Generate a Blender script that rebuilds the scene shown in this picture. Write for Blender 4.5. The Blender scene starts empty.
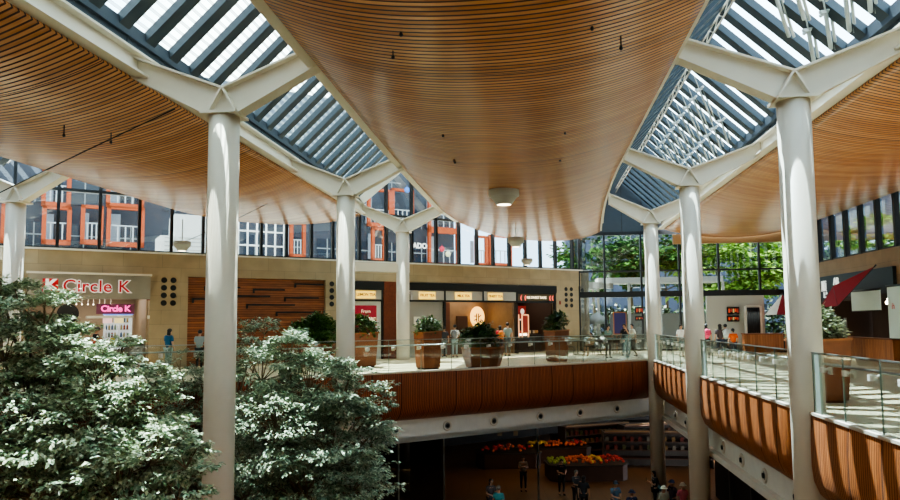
import bpy, bmesh, math, random
from math import sin, cos, pi, atan, sqrt, hypot
from mathutils import Vector, Matrix
random.seed(7)
C = bpy.context.scene.collection

# ------------------------------------------------------------------ camera
FPX, PPY, HC = 680.0, 269.0, 1.88
PIT, ROL = atan(52.5/680), .0085
Fv = Vector((0, cos(PIT), sin(PIT))); U0 = Vector((0, -sin(PIT), cos(PIT))); R0 = Vector((1, 0, 0))
Rv = cos(ROL)*R0 - sin(ROL)*U0; Uv = cos(ROL)*U0 + sin(ROL)*R0
cd = bpy.data.cameras.new('camera'); cam = bpy.data.objects.new('camera', cd); C.objects.link(cam)
m = Matrix((Rv, Uv, -Fv)).transposed().to_4x4(); m.translation = Vector((0, 0, HC)); cam.matrix_world = m
cd.sensor_width = 36; cd.lens = 36*FPX/900; cd.shift_y = (PPY-250)/900; cd.clip_end = 500
bpy.context.scene.camera = cam

# survey helpers: where a sight line of the photograph meets a real plane of the building
def ray(px, py): return Fv + (px-450)/FPX*Rv + (PPY-py)/FPX*Uv
def onz(px, py, z=0.0):
    d = ray(px, py); t = (z-HC)/d.z; return Vector((d.x*t, d.y*t, z))
def ony(px, py, Y):
    d = ray(px, py); t = Y/d.y; return Vector((d.x*t, Y, HC+d.z*t))
RA = -atan(.1265)                    # row frame: x = across the roof hulls, y = along them
FA = atan(.6); FO = Vector((-2, 36.1, 0))   # shop front frame
EO = Vector((9.55, 32.15, 0))        # corner of the deck edge
FAC = Matrix.Translation(FO) @ Matrix.Rotation(FA, 4, 'Z')
EDG = Matrix.Translation(EO) @ Matrix.Rotation(FA, 4, 'Z')
ROW = Matrix.Rotation(RA, 4, 'Z')
def fac(px, py, off=0):
    I = FAC.inverted(); o = I @ Vector((0, 0, HC)); d = I.to_3x3() @ ray(px, py)
    p = o + d*((off-o.y)/d.y); return p.x, p.z
def row(px, py, a):
    I = ROW.inverted(); o = I @ Vector((0, 0, HC)); d = I.to_3x3() @ ray(px, py)
    p = o + d*((a-o.x)/d.x); return p.y, p.z
def rowb(px, py, b):
    I = ROW.inverted(); o = I @ Vector((0, 0, HC)); d = I.to_3x3() @ ray(px, py)
    p = o + d*((b-o.y)/d.y); return p.x, p.z

# ------------------------------------------------------------------ materials
def srgb(r, g, b):
    f = lambda c: (c/255/12.92) if c/255 <= .04045 else ((c/255+.055)/1.055)**2.4
    return (f(r), f(g), f(b), 1)
MATS = {}
def mat(name, col, rough=.6, metal=0, noise=0, nscale=4, emit=0, spec=.5, bump=0):
    if name in MATS: return MATS[name]
    m = bpy.data.materials.new(name); m.use_nodes = True; nt = m.node_tree; b = nt.nodes['Principled BSDF']
    c = srgb(*col); b.inputs['Base Color'].default_value = c
    b.inputs['Roughness'].default_value = rough; b.inputs['Metallic'].default_value = metal
    b.inputs['Specular IOR Level'].default_value = spec
    if emit: b.inputs['Emission Color'].default_value = c; b.inputs['Emission Strength'].default_value = emit
    if noise:
        tc = nt.nodes.new('ShaderNodeTexCoord'); n = nt.nodes.new('ShaderNodeTexNoise'); n.inputs['Scale'].default_value = nscale
        n.inputs['Detail'].default_value = 5
        nt.links.new(tc.outputs['Object'], n.inputs['Vector'])
        r = nt.nodes.new('ShaderNodeMapRange'); r.inputs[1].default_value = .25; r.inputs[2].default_value = .75
        r.inputs[3].default_value = 1-noise; r.inputs[4].default_value = 1+noise
        nt.links.new(n.outputs['Fac'], r.inputs[0])
        v = nt.nodes.new('ShaderNodeVectorMath'); v.operation = 'SCALE'; v.inputs[0].default_value = c[:3]
        nt.links.new(r.outputs[0], v.inputs['Scale']); nt.links.new(v.outputs[0], b.inputs['Base Color'])
        if bump:
            bp = nt.nodes.new('ShaderNodeBump'); bp.inputs['Strength'].default_value = bump
            nt.links.new(n.outputs['Fac'], bp.inputs['Height']); nt.links.new(bp.outputs[0], b.inputs['Normal'])
    MATS[name] = m; return m
def N(nt, t, **kw):
    n = nt.nodes.new(t)
    for k, v in kw.items(): setattr(n, k, v)
    return n
def math_(nt, op, a, b=None, clamp=False):
    n = N(nt, 'ShaderNodeMath', operation=op, use_clamp=clamp)
    for i, x in enumerate((a, b)):
        if x is None: continue
        if isinstance(x, (int, float)): n.inputs[i].default_value = x
        else: nt.links.new(x, n.inputs[i])
    return n.outputs[0]
def slat_wood(name, cols, gapcol, axis, pitch, gap, rough=.42, seam=None, coat=0., bump=.6):
    """real slats with dark gaps, counted along one object axis, grain and board-to-board tone"""
    m = bpy.data.materials.new(name); m.use_nodes = True; nt = m.node_tree; b = nt.nodes['Principled BSDF']; L = nt.links.new
    tc = N(nt, 'ShaderNodeTexCoord'); sx = N(nt, 'ShaderNodeSeparateXYZ'); L(tc.outputs['Object'], sx.inputs[0])
    ax = {'x': 0, 'y': 1, 'z': 2}[axis]; t = math_(nt, 'DIVIDE', sx.outputs[ax], pitch)
    fr = math_(nt, 'FRACT', t); fl = math_(nt, 'FLOOR', t)
    gp = math_(nt, 'GREATER_THAN', fr, 1-gap)
    wn = N(nt, 'ShaderNodeTexWhiteNoise', noise_dimensions='1D'); L(fl, wn.inputs['W'])
    mp = N(nt, 'ShaderNodeMapping'); L(tc.outputs['Object'], mp.inputs[0])
    s = [.8, .8, .8]; s[ax] = 6.; mp.inputs['Scale'].default_value = s
    no = N(nt, 'ShaderNodeTexNoise'); no.inputs['Scale'].default_value = 2.; no.inputs['Detail'].default_value = 4; L(mp.outputs[0], no.inputs['Vector'])
    f = math_(nt, 'ADD', math_(nt, 'MULTIPLY', wn.outputs['Value'], .35), math_(nt, 'MULTIPLY', no.outputs['Fac'], .75))
    rp = N(nt, 'ShaderNodeValToRGB'); rp.color_ramp.elements[0].color = srgb(*cols[0]); rp.color_ramp.elements[1].color = srgb(*cols[1])
    rp.color_ramp.elements[0].position = .25; rp.color_ramp.elements[1].position = .85; L(f, rp.inputs[0])
    if seam:
        o = {'x': 1, 'y': 0, 'z': 0}[axis] if len(seam) < 4 else seam[3]
        sf = math_(nt, 'FRACT', math_(nt, 'DIVIDE', math_(nt, 'ADD', sx.outputs[seam[0]], seam[2]), seam[1]))
        gp = math_(nt, 'MAXIMUM', gp, math_(nt, 'LESS_THAN', sf, .03/seam[1]*1.))
    mx = N(nt, 'ShaderNodeMixRGB'); L(gp, mx.inputs[0]); L(rp.outputs[0], mx.inputs[1]); mx.inputs[2].default_value = srgb(*gapcol)
    L(mx.outputs[0], b.inputs['Base Color'])
    rr = math_(nt, 'ADD', math_(nt, 'MULTIPLY', gp, .5), rough); L(rr, b.inputs['Roughness'])
    if coat: b.inputs['Coat Weight'].default_value = coat; b.inputs['Coat Roughness'].default_value = .25
    MATS[name] = m; return m
def glass(name, tint, refl=.12, rough=.02, haze=None, lines=None, hazecol=(225, 232, 232)):
    m = bpy.data.materials.new(name); m.use_nodes = True; nt = m.node_tree; L = nt.links.new; nt.nodes.clear()
    out = N(nt, 'ShaderNodeOutputMaterial'); tr = N(nt, 'ShaderNodeBsdfTransparent'); tr.inputs[0].default_value = srgb(*tint)
    gl = N(nt, 'ShaderNodeBsdfGlossy'); gl.inputs['Roughness'].default_value = rough
    lw = N(nt, 'ShaderNodeLayerWeight'); lw.inputs[0].default_value = .35
    f = math_(nt, 'ADD', math_(nt, 'MULTIPLY', lw.outputs['Fresnel'], .6), refl*.4, True)
    mx = N(nt, 'ShaderNodeMixShader'); L(f, mx.inputs[0]); L(tr.outputs[0], mx.inputs[1]); L(gl.outputs[0], mx.inputs[2])
    last = mx
    if haze or lines:
        df = N(nt, 'ShaderNodeBsdfTranslucent'); df.inputs[0].default_value = srgb(*hazecol)
        d2 = N(nt, 'ShaderNodeBsdfDiffuse'); d2.inputs[0].default_value = srgb(*hazecol)
        ad = N(nt, 'ShaderNodeMixShader'); ad.inputs[0].default_value = .5; L(df.outputs[0], ad.inputs[1]); L(d2.outputs[0], ad.inputs[2])
        m2 = N(nt, 'ShaderNodeMixShader'); L(last.outputs[0], m2.inputs[1]); L(ad.outputs[0], m2.inputs[2])
        if lines:
            tc = N(nt, 'ShaderNodeTexCoord'); sx = N(nt, 'ShaderNodeSeparateXYZ'); L(tc.outputs['Object'], sx.inputs[0])
            fr = math_(nt, 'FRACT', math_(nt, 'DIVIDE', sx.outputs[0], lines)); g = math_(nt, 'LESS_THAN', fr, .4)
            L(math_(nt, 'ADD', math_(nt, 'MULTIPLY', g, .55), haze or 0), m2.inputs[0])
        else: m2.inputs[0].default_value = haze
        last = m2
    L(last.outputs[0], out.inputs[0]); MATS[name] = m; return m
def block_stone(name, c1, c2, bw=1.55, bh=.62, axis='x'):
    m = bpy.data.materials.new(name); m.use_nodes = True; nt = m.node_tree; b = nt.nodes['Principled BSDF']; L = nt.links.new
    tc = N(nt, 'ShaderNodeTexCoord'); sx = N(nt, 'ShaderNodeSeparateXYZ'); L(tc.outputs['Object'], sx.inputs[0])
    cb = N(nt, 'ShaderNodeCombineXYZ'); L(sx.outputs[0 if axis == 'x' else 1], cb.inputs[0]); L(sx.outputs[2], cb.inputs[1])
    br = N(nt, 'ShaderNodeTexBrick'); L(cb.outputs[0], br.inputs['Vector']); br.inputs['Scale'].default_value = 1
    br.inputs['Brick Width'].default_value = bw; br.inputs['Row Height'].default_value = bh; br.inputs['Mortar Size'].default_value = .008
    br.inputs['Color1'].default_value = srgb(*c1); br.inputs['Color2'].default_value = srgb(*c2)
    br.inputs['Mortar'].default_value = srgb(*[x*.8 for x in c1])
    no = N(nt, 'ShaderNodeTexNoise'); no.inputs['Scale'].default_value = 1.6; no.inputs['Detail'].default_value = 6; L(tc.outputs['Object'], no.inputs['Vector'])
    mr = N(nt, 'ShaderNodeMapRange'); mr.inputs[3].default_value = .72; mr.inputs[4].default_value = 1.25; L(no.outputs['Fac'], mr.inputs[0])
    v = N(nt, 'ShaderNodeVectorMath', operation='SCALE'); L(br.outputs['Color'], v.inputs[0]); L(mr.outputs[0], v.inputs['Scale'])
    L(v.outputs[0], b.inputs['Base Color']); b.inputs['Roughness'].default_value = .55; MATS[name] = m; return m
def tile_floor(name, c, size=1.2, rough=.35):
    m = bpy.data.materials.new(name); m.use_nodes = True; nt = m.node_tree; b = nt.nodes['Principled BSDF']; L = nt.links.new
    tc = N(nt, 'ShaderNodeTexCoord'); br = N(nt, 'ShaderNodeTexBrick'); L(tc.outputs['Object'], br.inputs['Vector']); br.offset = 0
    br.inputs['Scale'].default_value = 1; br.inputs['Brick Width'].default_value = size; br.inputs['Row Height'].default_value = size
    br.inputs['Mortar Size'].default_value = .01; br.inputs['Color1'].default_value = srgb(*c); br.inputs['Color2'].default_value = srgb(*[x*.95 for x in c])
    br.inputs['Mortar'].default_value = srgb(*[x*.75 for x in c]); L(br.outputs['Color'], b.inputs['Base Color'])
    b.inputs['Roughness'].default_value = rough; MATS[name] = m; return m
def leaf_mat(name, c1, c2, rough=.4, trans=.15):
    m = bpy.data.materials.new(name); m.use_nodes = True; nt = m.node_tree; b = nt.nodes['Principled BSDF']; L = nt.links.new
    g = N(nt, 'ShaderNodeNewGeometry'); rp = N(nt, 'ShaderNodeValToRGB')
    rp.color_ramp.elements[0].color = srgb(*c1); rp.color_ramp.elements[1].color = srgb(*c2)
    L(g.outputs['Random Per Island'], rp.inputs[0]); L(rp.outputs[0], b.inputs['Base Color']); b.inputs['Roughness'].default_value = rough
    b.inputs['Specular IOR Level'].default_value = .6 if rough < .8 else .1
    MATS[name] = m; return m

CREAM = mat('cream_painted_steel', (216, 204, 184), .5, noise=.05, nscale=1.2)
WHITE = mat('white_paint', (222, 218, 206), .6, noise=.04)
SLATE = mat('slate_metal', (40, 50, 57), .5, .1, noise=.08, nscale=1)
SLATE2 = mat('slate_cladding', (50, 57, 65), .6, noise=.06)
DARK = mat('dark_frame', (26, 28, 30), .45, .2)
BLACK = mat('black', (10, 10, 11), .6)
STEEL = mat('brushed_steel', (150, 156, 152), .3, .8)
CONC = mat('pale_concrete', (186, 182, 170), .8, noise=.12, nscale=.6)
HULL = slat_wood('hull_slats', ((180, 116, 68), (226, 162, 106)), (66, 38, 20), 'y', .155, .33, .27, seam=(1, 7.4, 2.2))
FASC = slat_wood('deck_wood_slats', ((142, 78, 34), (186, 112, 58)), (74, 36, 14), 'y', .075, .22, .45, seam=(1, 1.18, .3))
FASCX = slat_wood('deck_wood_slats_back_shaded', ((128, 62, 28), (160, 84, 42)), (60, 26, 10), 'x', .075, .22, .45, seam=(0, 1.18, .3))  # same slats, darker and redder: shade on the back edge put into the colour
PANEL = slat_wood('wall_timber', ((104, 54, 26), (170, 100, 52)), (50, 24, 12), 'z', .11, .12, .5)
PLANK = mat('planter_wood', (122, 66, 34), .5, noise=.18, nscale=9)
COUNTER = slat_wood('counter_timber', ((150, 88, 44), (190, 120, 66)), (96, 52, 24), 'x', .14, .07, .5)
COUNTERY = slat_wood('counter_timber_side', ((150, 88, 44), (190, 120, 66)), (96, 52, 24), 'y', .14, .07, .5)
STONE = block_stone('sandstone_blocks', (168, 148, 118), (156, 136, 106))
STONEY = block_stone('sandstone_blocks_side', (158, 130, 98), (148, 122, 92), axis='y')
FLOOR = tile_floor('pale_floor_tile', (230, 218, 180))
LOWFLOOR = tile_floor('brown_floor_tile', (120, 84, 48), .9, .4)
GWIN = glass('window_glass', (140, 150, 152), .10)
GRAIL = glass('balustrade_glass', (250, 253, 250), .04)
GFRIT = glass('fritted_roof_glass', (196, 218, 224), .05, haze=.1, lines=.15, hazecol=(84, 100, 104))
GROOF = glass('roof_glass', (176, 204, 222), .05, haze=.08)
FROST = glass('frosted_end_glass', (200, 215, 205), .08, haze=.7, hazecol=(205, 215, 205))
BARK = mat('tree_bark', (120, 104, 80), .8, noise=.2, nscale=10)
LEAF = leaf_mat('ficus_leaf', (78, 122, 80), (212, 216, 180), .45)
LEAFD = leaf_mat('dark_ficus_leaf', (76, 116, 84), (192, 200, 168), .5)
LEAFP = leaf_mat('planter_leaf', (30, 62, 20), (90, 128, 48), .4)
LEAFDP = leaf_mat('dark_planter_leaf', (24, 52, 22), (74, 108, 54), .4)
LEAFW = leaf_mat('pale_edged_leaf', (60, 92, 34), (226, 230, 196), .5)
LEAFO = leaf_mat('street_tree_leaf', (82, 122, 46), (164, 194, 92), .9)

# ------------------------------------------------------------------ mesh helpers
class MB:
    def __init__(s): s.bm = bmesh.new(); s.mi = 0
    def _f(s, vs):
        try: f = s.bm.faces.new(vs); f.material_index = s.mi; return f
        except ValueError: return None
    def box(s, x0, x1, y0, y1, z0, z1, M=None):
        P = [Vector((x, y, z)) for z in (z0, z1) for x, y in ((x0, y0), (x1, y0), (x1, y1), (x0, y1))]
        if M: P = [M @ p for p in P]
        v = [s.bm.verts.new(p) for p in P]
        for q in ((3, 2, 1, 0), (4, 5, 6, 7), (0, 1, 5, 4), (1, 2, 6, 5), (2, 3, 7, 6), (3, 0, 4, 7)): s._f([v[i] for i in q])
        return s
    def prism(s, pts, e):
        """closed 3-D polygon extruded by vector e"""
        e = Vector(e); a = [s.bm.verts.new(Vector(p)) for p in pts]; b = [s.bm.verts.new(Vector(p)+e) for p in pts]; n = len(a)
        s._f(a[::-1]); s._f(b)
        for i in range(n): s._f([a[i], a[(i+1) % n], b[(i+1) % n], b[i]])
        return s
    def poly(s, pts): s._f([s.bm.verts.new(Vector(p)) for p in pts]); return s
    def beam(s, p, q, w, h, up=(0, 0, 1)):
        p, q = Vector(p), Vector(q); d = (q-p).normalized(); up = Vector(up)
        if abs(d.dot(up)) > .98: up = Vector((1, 0, 0))
        x = d.cross(up).normalized(); z = x.cross(d)
        s.prism([p+x*w/2*i+z*h/2*j for i, j in ((-1, -1), (1, -1), (1, 1), (-1, 1))], q-p); return s
    def tube(s, p, q, r, r2=None, n=10, cap=True):
        p, q = Vector(p), Vector(q); r2 = r if r2 is None else r2; d = (q-p).normalized()
        up = Vector((0, 0, 1)) if abs(d.z) < .95 else Vector((1, 0, 0)); x = d.cross(up).normalized(); y = x.cross(d)
        A = [s.bm.verts.new(p+(x*cos(2*pi*i/n)+y*sin(2*pi*i/n))*r) for i in range(n)]
        B = [s.bm.verts.new(q+(x*cos(2*pi*i/n)+y*sin(2*pi*i/n))*r2) for i in range(n)]
        for i in range(n):
            f = s._f([A[i], A[(i+1) % n], B[(i+1) % n], B[i]])
            if f: f.smooth = True
        if cap: s._f(A[::-1]); s._f(B)
        return s
    def lathe(s, c, prof, n=24, cap=True, sx=1, sy=1, smooth=True):
        c = Vector(c); R = []
        for r, z in prof: R.append([s.bm.verts.new(c+Vector((r*cos(2*pi*i/n)*sx, r*sin(2*pi*i/n)*sy, z))) for i in range(n)])
        for A, B in zip(R, R[1:]):
            for i in range(n):
                f = s._f([A[i], A[(i+1) % n], B[(i+1) % n], B[i]])
                if f: f.smooth = smooth
        if cap: s._f(R[0][::-1]); s._f(R[-1])
        return s
    def ball(s, c, r, sub=1, sc=(1, 1, 1)):
        M = Matrix.Translation(Vector(c)) @ Matrix.Diagonal((sc[0], sc[1], sc[2], 1))
        g = bmesh.ops.create_icosphere(s.bm, subdivisions=sub, radius=r, matrix=M)
        for v in g['verts']:
            for f in v.link_faces: f.smooth = True; f.material_index = s.mi
        return s
    def text(s, t, size, M, depth=.02, font_sp=1.0, bold=0):
        cu = bpy.data.curves.new('t', 'FONT'); cu.body = t; cu.size = size; cu.extrude = depth; cu.align_x = 'CENTER'; cu.align_y = 'CENTER'
        cu.space_character = font_sp; cu.offset = bold; cu.resolution_u = 3
        o = bpy.data.objects.new('t', cu); C.objects.link(o); bpy.context.view_layer.update()
        me = bpy.data.meshes.new_from_object(o.evaluated_get(bpy.context.evaluated_depsgraph_get()))
        n0 = len(s.bm.verts); s.bm.from_mesh(me); s.bm.verts.ensure_lookup_table()
        for v in s.bm.verts[n0:]: v.co = M @ v.co
        for v in s.bm.verts[n0:]:
            for f in v.link_faces: f.material_index = s.mi
        bpy.data.objects.remove(o); bpy.data.curves.remove(cu); bpy.data.meshes.remove(me); return s
    def build(s, name, mats, parent=None, M=None, recalc=True):
        if recalc: bmesh.ops.recalc_face_normals(s.bm, faces=s.bm.faces)
        me = bpy.data.meshes.new(name); s.bm.to_mesh(me); s.bm.free()
        for m_ in (mats if isinstance(mats, (list, tuple)) else [mats]): me.materials.append(m_)
        o = bpy.data.objects.new(name, me); C.objects.link(o)
        if parent: o.parent = parent
        if M is not None: o.matrix_local = M
        return o
def thing(name, label, cat, M, group=None):
    o = bpy.data.objects.new(name, None); C.objects.link(o); o.empty_display_size = .2
    o.matrix_world = M if isinstance(M, Matrix) else Matrix.Translation(Vector(M))
    o['label'] = label; o['category'] = cat
    if group: o['group'] = group
    return o
def tag(o, label, cat, group=None, kind=None):
    o['label'] = label; o['category'] = cat
    if group: o['group'] = group
    if kind: o['kind'] = kind
    return o
def struct(o, label=None):
    o['kind'] = 'structure'
    if label: o['label'] = label
    return o
def T(x, y, z=0): return Matrix.Translation(Vector((x, y, z)))
def RZ(a): return Matrix.Rotation(a, 4, 'Z')
def copy_tree(o, parent=None):
    c = o.copy(); C.objects.link(c)
    if parent: c.parent = parent
    for ch in list(o.children): copy_tree(ch, c)
    return c
XZ = Matrix.Rotation(pi/2, 4, 'X')           # stands text upright, facing -y

# ------------------------------------------------------------------ plan
ROWS = (-6.65, 5.28)                          # column lines
B_END = 42.7                                  # glazed end wall
def bfac(a):                                  # where the shop front plane cuts a row line
    s = (a+6.515)/.7861; return .1255*(-2+.8575*s)+.9921*(36.1+.5145*s)
def afac(s): return -6.515+.7861*s
EAVE, ROOFM = 8.3, .95
LOWZ = -6.4

# floors
def W(M, x, y, z=0): p = M @ Vector((x, y, z)); return p
deck = [W(EDG, 0, 0), W(EDG, -34, 0), W(FAC, -24, .0), W(FAC, 12.3, 0), W(ROW, 15.5, B_END), W(ROW, 15.5, -6), W(ROW, 5.3, -6)]
b = MB(); b.prism([Vector((p.x, p.y, -.16)) for p in deck], (0, 0, .16)); struct(b.build('floor', FLOOR), 'pale tiled gallery floor around the void')
ins = [W(EDG, .6, .55), W(EDG, -34, .55), W(FAC, -24, 0), W(FAC, 12.3, 0), W(ROW, 15.5, B_END), W(ROW, 15.5, -6), W(ROW, 5.85, -6)]
b = MB(); b.prism([Vector((p.x, p.y, -2.66)) for p in ins], (0, 0, .2)); struct(b.build('ceiling', WHITE), 'soffit under the gallery deck')
b = MB(); b.box(-60, 50, -16, 75, LOWZ-.3, LOWZ); struct(b.build('floor', LOWFLOOR), 'brown tiled floor of the lower hall')
b = MB(); b.box(-70, 60, 44.6, 130, -.3, -.02); struct(b.build('ground', CONC), 'pale paved terrace outside')
# slab faces: curved timber cladding above a white band
prof = [(-.0, -.02), (-.03, -.5), (-.03, -1.0), (0, -1.28), (.1, -1.52), (.28, -1.7), (.55, -1.82), (.9, -1.84)]
def cladding(x0, x1, M, m, n, along):
    bm = MB(); N_ = max(2, int((x1-x0)/1.2)); g = []
    for i in range(N_+1):
        t = x0+(x1-x0)*i/N_
        g.append([bm.bm.verts.new((t, d, z) if along == 'x' else (d, t, z)) for d, z in prof])
    for A, B in zip(g, g[1:]):
        for j in range(len(prof)-1):
            f = bm._f([A[j], B[j], B[j+1], A[j+1]])
            f.smooth = True
    for A in (g[0], g[-1]):
        top = A[0].co.copy(); top.xyz = A[0].co
        e = bm.bm.verts.new((A[-1].co.x, A[-1].co.y, A[0].co.z)); bm._f(A+[e])
    return struct(bm.build('trim_%d' % n, m, M=M), 'curved timber slat cladding on the deck edge')
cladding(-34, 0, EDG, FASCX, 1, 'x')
ROWT = ROW @ T(5.3, 0, 0)
for i, (y0, y1) in enumerate(((23.9, 32.75), (14.9, 23.45), (-6, 14.3))): cladding(y0, y1, ROWT, FASC, 2+i, 'y')
b = MB(); b.box(-34, .75, .55, .75, -2.66, -1.7); struct(b.build('trim_5', WHITE, M=EDG), 'white band under the timber cladding')
b = MB(); b.box(.55, .75, -6, 33.2, -2.66, -1.7); struct(b.build('trim_6', WHITE, M=ROWT), 'white band under the side deck cladding')
b = MB(); b.box(-34, .1, -.02, .16, 0, .05); struct(b.build('trim_7', CREAM, M=EDG), 'pale kerb under the back balustrade')
b = MB(); b.box(-.02, .16, -6, 32.7, 0, .05); struct(b.build('trim_8', CREAM, M=ROWT), 'pale kerb under the side balustrade')
# round air nozzles in the white band
def nozzle(M, label):
    t = thing('air_nozzle', label, 'air vent', M, 'round air nozzles in the white band')
    R = Matrix.Rotation(pi/2, 4, 'X'); b = MB(); b.lathe((0, 0, 0), [(.12, 0), (.2, 0), (.2, .03), (.15, .05), (.12, .03)], 20, False); b.build('ring', CREAM, t, R)
    b = MB(); b.lathe((0, 0, 0), [(.001, .01), (.13, .01)], 16, False); b.build('grille', mat('noz', (120, 116, 106), .6), t, R)
    b = MB(); b.lathe((0, 0, 0), [(.07, .02), (.07, .07), (.01, .08)], 14); b.build('nozzle_core', BLACK, t, R); return t
for i, x in enumerate((-1.95, -4.18, -6.4, -8.8, -11.0, -13.26, -15.5, -17.8, -20.1)):
    nozzle(EDG @ T(x, .54, -2.17), 'round air nozzle in the white band under the back deck')
for y in (14.6, 16.8, 19.0, 21.0, 23.0, 25.7, 28.4, 30.4):
    nozzle(ROW @ T(5.84, y, -2.2) @ RZ(-pi/2), 'round air nozzle in the white band under the right deck')

# ------------------------------------------------------------------ hull ceilings
def hull(aL, aR, b0, bend, sag, n, label):
    b = MB(); NA, NB = 36, 60; g = []
    for j in range(NB+1):
        r = []
        for i in range(NA+1):
            t = i/NA; am = aL(30)+(aR(30)-aL(30))*t; be = bend(am); y = b0+(be-b0)*j/NB; a = aL(y)+(aR(y)-aL(y))*t
            r.append(b.bm.verts.new((a, y, 7.4-sag*(1-abs(2*t-1)**2.3))))
        g.append(r)
    for A, B in zip(g, g[1:]):
        for i in range(NA):
            f = b._f([A[i], B[i], B[i+1], A[i+1]]); f.smooth = True
    o = b.build('ceiling', HULL, M=ROW, recalc=False); struct(o, label)
    s = o.modifiers.new('s', 'SOLIDIFY'); s.thickness = .12; s.offset = 1
    return o
def flare(y): return 2.9+(0 if y < 24 else .9*((y-24)/17)**1.6)
def cl(y): return -4.4 - .12*sin(max(0, min(1, (y-10)/26))*pi) + (.35*((y-33)/4) if y > 33 else 0)
hull(lambda y: -16.85, lambda y: -8.83, -14, lambda a: bfac(a)-.25, .72, 1, 'left timber slat hull ceiling')
hull(cl, flare, -14, lambda a: min(bfac(a)-.25, B_END-.4), .72, 2, 'centre timber slat hull ceiling')
hull(lambda y: 7.72, lambda y: 15.45, -14, lambda a: B_END-.9, .56, 3, 'right timber slat hull ceiling')
hull(lambda y: -29, lambda y: -21.2, -14, lambda a: bfac(a)-.25, .7, 4, 'far left timber slat hull ceiling')
b = MB(); b.box(8.2, 15.4, 41.9, 42.1, 6.4, 6.98); struct(b.build('trim_9', mat('soffit_brown', (168, 130, 88), .6), M=ROW), 'brown soffit beam at the end of the right hull')
# edge beams, one I-section each side, plus slate upstands
n = 10
def edge(fa, sgn, b1, b0=-14, fw=.36):
    """sgn = direction from hull edge toward the skylight"""
    global n
    K = 26
    b = MB(); u = MB()
    for k in range(K):
        y0, y1 = b0+(b1-b0)*k/K, b0+(b1-b0)*(k+1)/K; a0, a1 = fa(y0), fa(y1)
        b.beam((a0+sgn*(fw/2-.02), y0, 7.38), (a1+sgn*(fw/2-.02), y1, 7.38), fw, .05)
        b.beam((a0+sgn*.05, y0, 7.62), (a1+sgn*.05, y1, 7.62), .05, .46)
        b.beam((a0+sgn*.13, y0, 7.86), (a1+sgn*.13, y1, 7.86), .26, .05)
        u.beam((a0+sgn*.02, y0, 8.12), (a1+sgn*.02, y1, 8.12), .06, .5)
        if k % 2: u.beam((a0+sgn*.06, y0, 8.12), (a0+sgn*.06, y0+.03, 8.12), .02, .5)
    struct(b.build('trim_%d' % n, CREAM, M=ROW), 'cream steel edge beam of a hull ceiling')
    struct(u.build('trim_%d' % (n+1), SLATE2, M=ROW), 'slate upstand above an edge beam'); n += 2
edge(lambda y: -8.83, 1, bfac(-8.83)-.2); edge(cl, -1, bfac(-4.4)-.2)
edge(flare, 1, B_END-.3, fw=.17); edge(lambda y: 7.72, -1, B_END-.3)
edge(lambda y: -16.85, -1, bfac(-16.85)-.2); edge(lambda y: -21.2, 1, bfac(-21.2)-.2)
# gabled skylights
def skylight(a0, hw, b0, bend, num, gl):
    zr = EAVE+ROOFM*hw
    root = bpy.data.objects.new('window_%d' % num, None); C.objects.link(root); root.matrix_world = ROW.copy(); struct(root, 'long gabled roof light with slate rafters')
    for sg in (-1, 1):
        be = bend(a0+sg*hw*.5); b = MB(); k = b0
        while k < be-.2:
            # pane between rafters, then a deep slate rafter
            y1 = min(k+1.0, be)
            b.beam((a0+sg*hw, k+.2, EAVE-.02), (a0, k+.2, zr-.02), .36, .18); k += 1.0
        b.build('rafter', SLATE, root)
        b = MB(); nn = int(be-b0)
        b.poly([(a0+sg*hw, b0, EAVE+.13), (a0, b0, zr+.13), (a0, be, zr+.13), (a0+sg*hw, be, EAVE+.13)]); b.build('glazing', gl, root)
    b = MB(); b.beam((a0, b0, zr+.05), (a0, bend(a0), zr+.05), .3, .3); b.build('ridge_beam', SLATE, root)
    for sg in (-1, 1):
        be = bend(a0+sg*hw)
        b = MB(); b.beam((a0+sg*hw, b0, EAVE), (a0+sg*hw, be, EAVE), .25, .3); b.build('eaves_gutter', SLATE2, root)
    return root, zr
sk1, ZR = skylight(-6.62, 2.2, -14, lambda a: bfac(a)-.2, 101, GFRIT)
sk2, _ = skylight(5.3, 2.35, -14, lambda a: B_END, 102, GROOF)
skylight(-19.0, 2.15, -14, lambda a: bfac(a)-.2, 103, GROOF)
# cream gable rafters at the far end of each skylight
b = MB(); bb = bfac(-6.6)-1.2
b.beam((-8.7, bb-1.2, 8.0), (-6.62, bb, 10.1), .25, .4); b.beam((-4.5, bb+1.2, 8.0), (-6.62, bb, 10.1), .25, .4)
struct(b.build('trim_30', CREAM, M=ROW), 'cream gable end rafter of the roof light')
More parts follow.
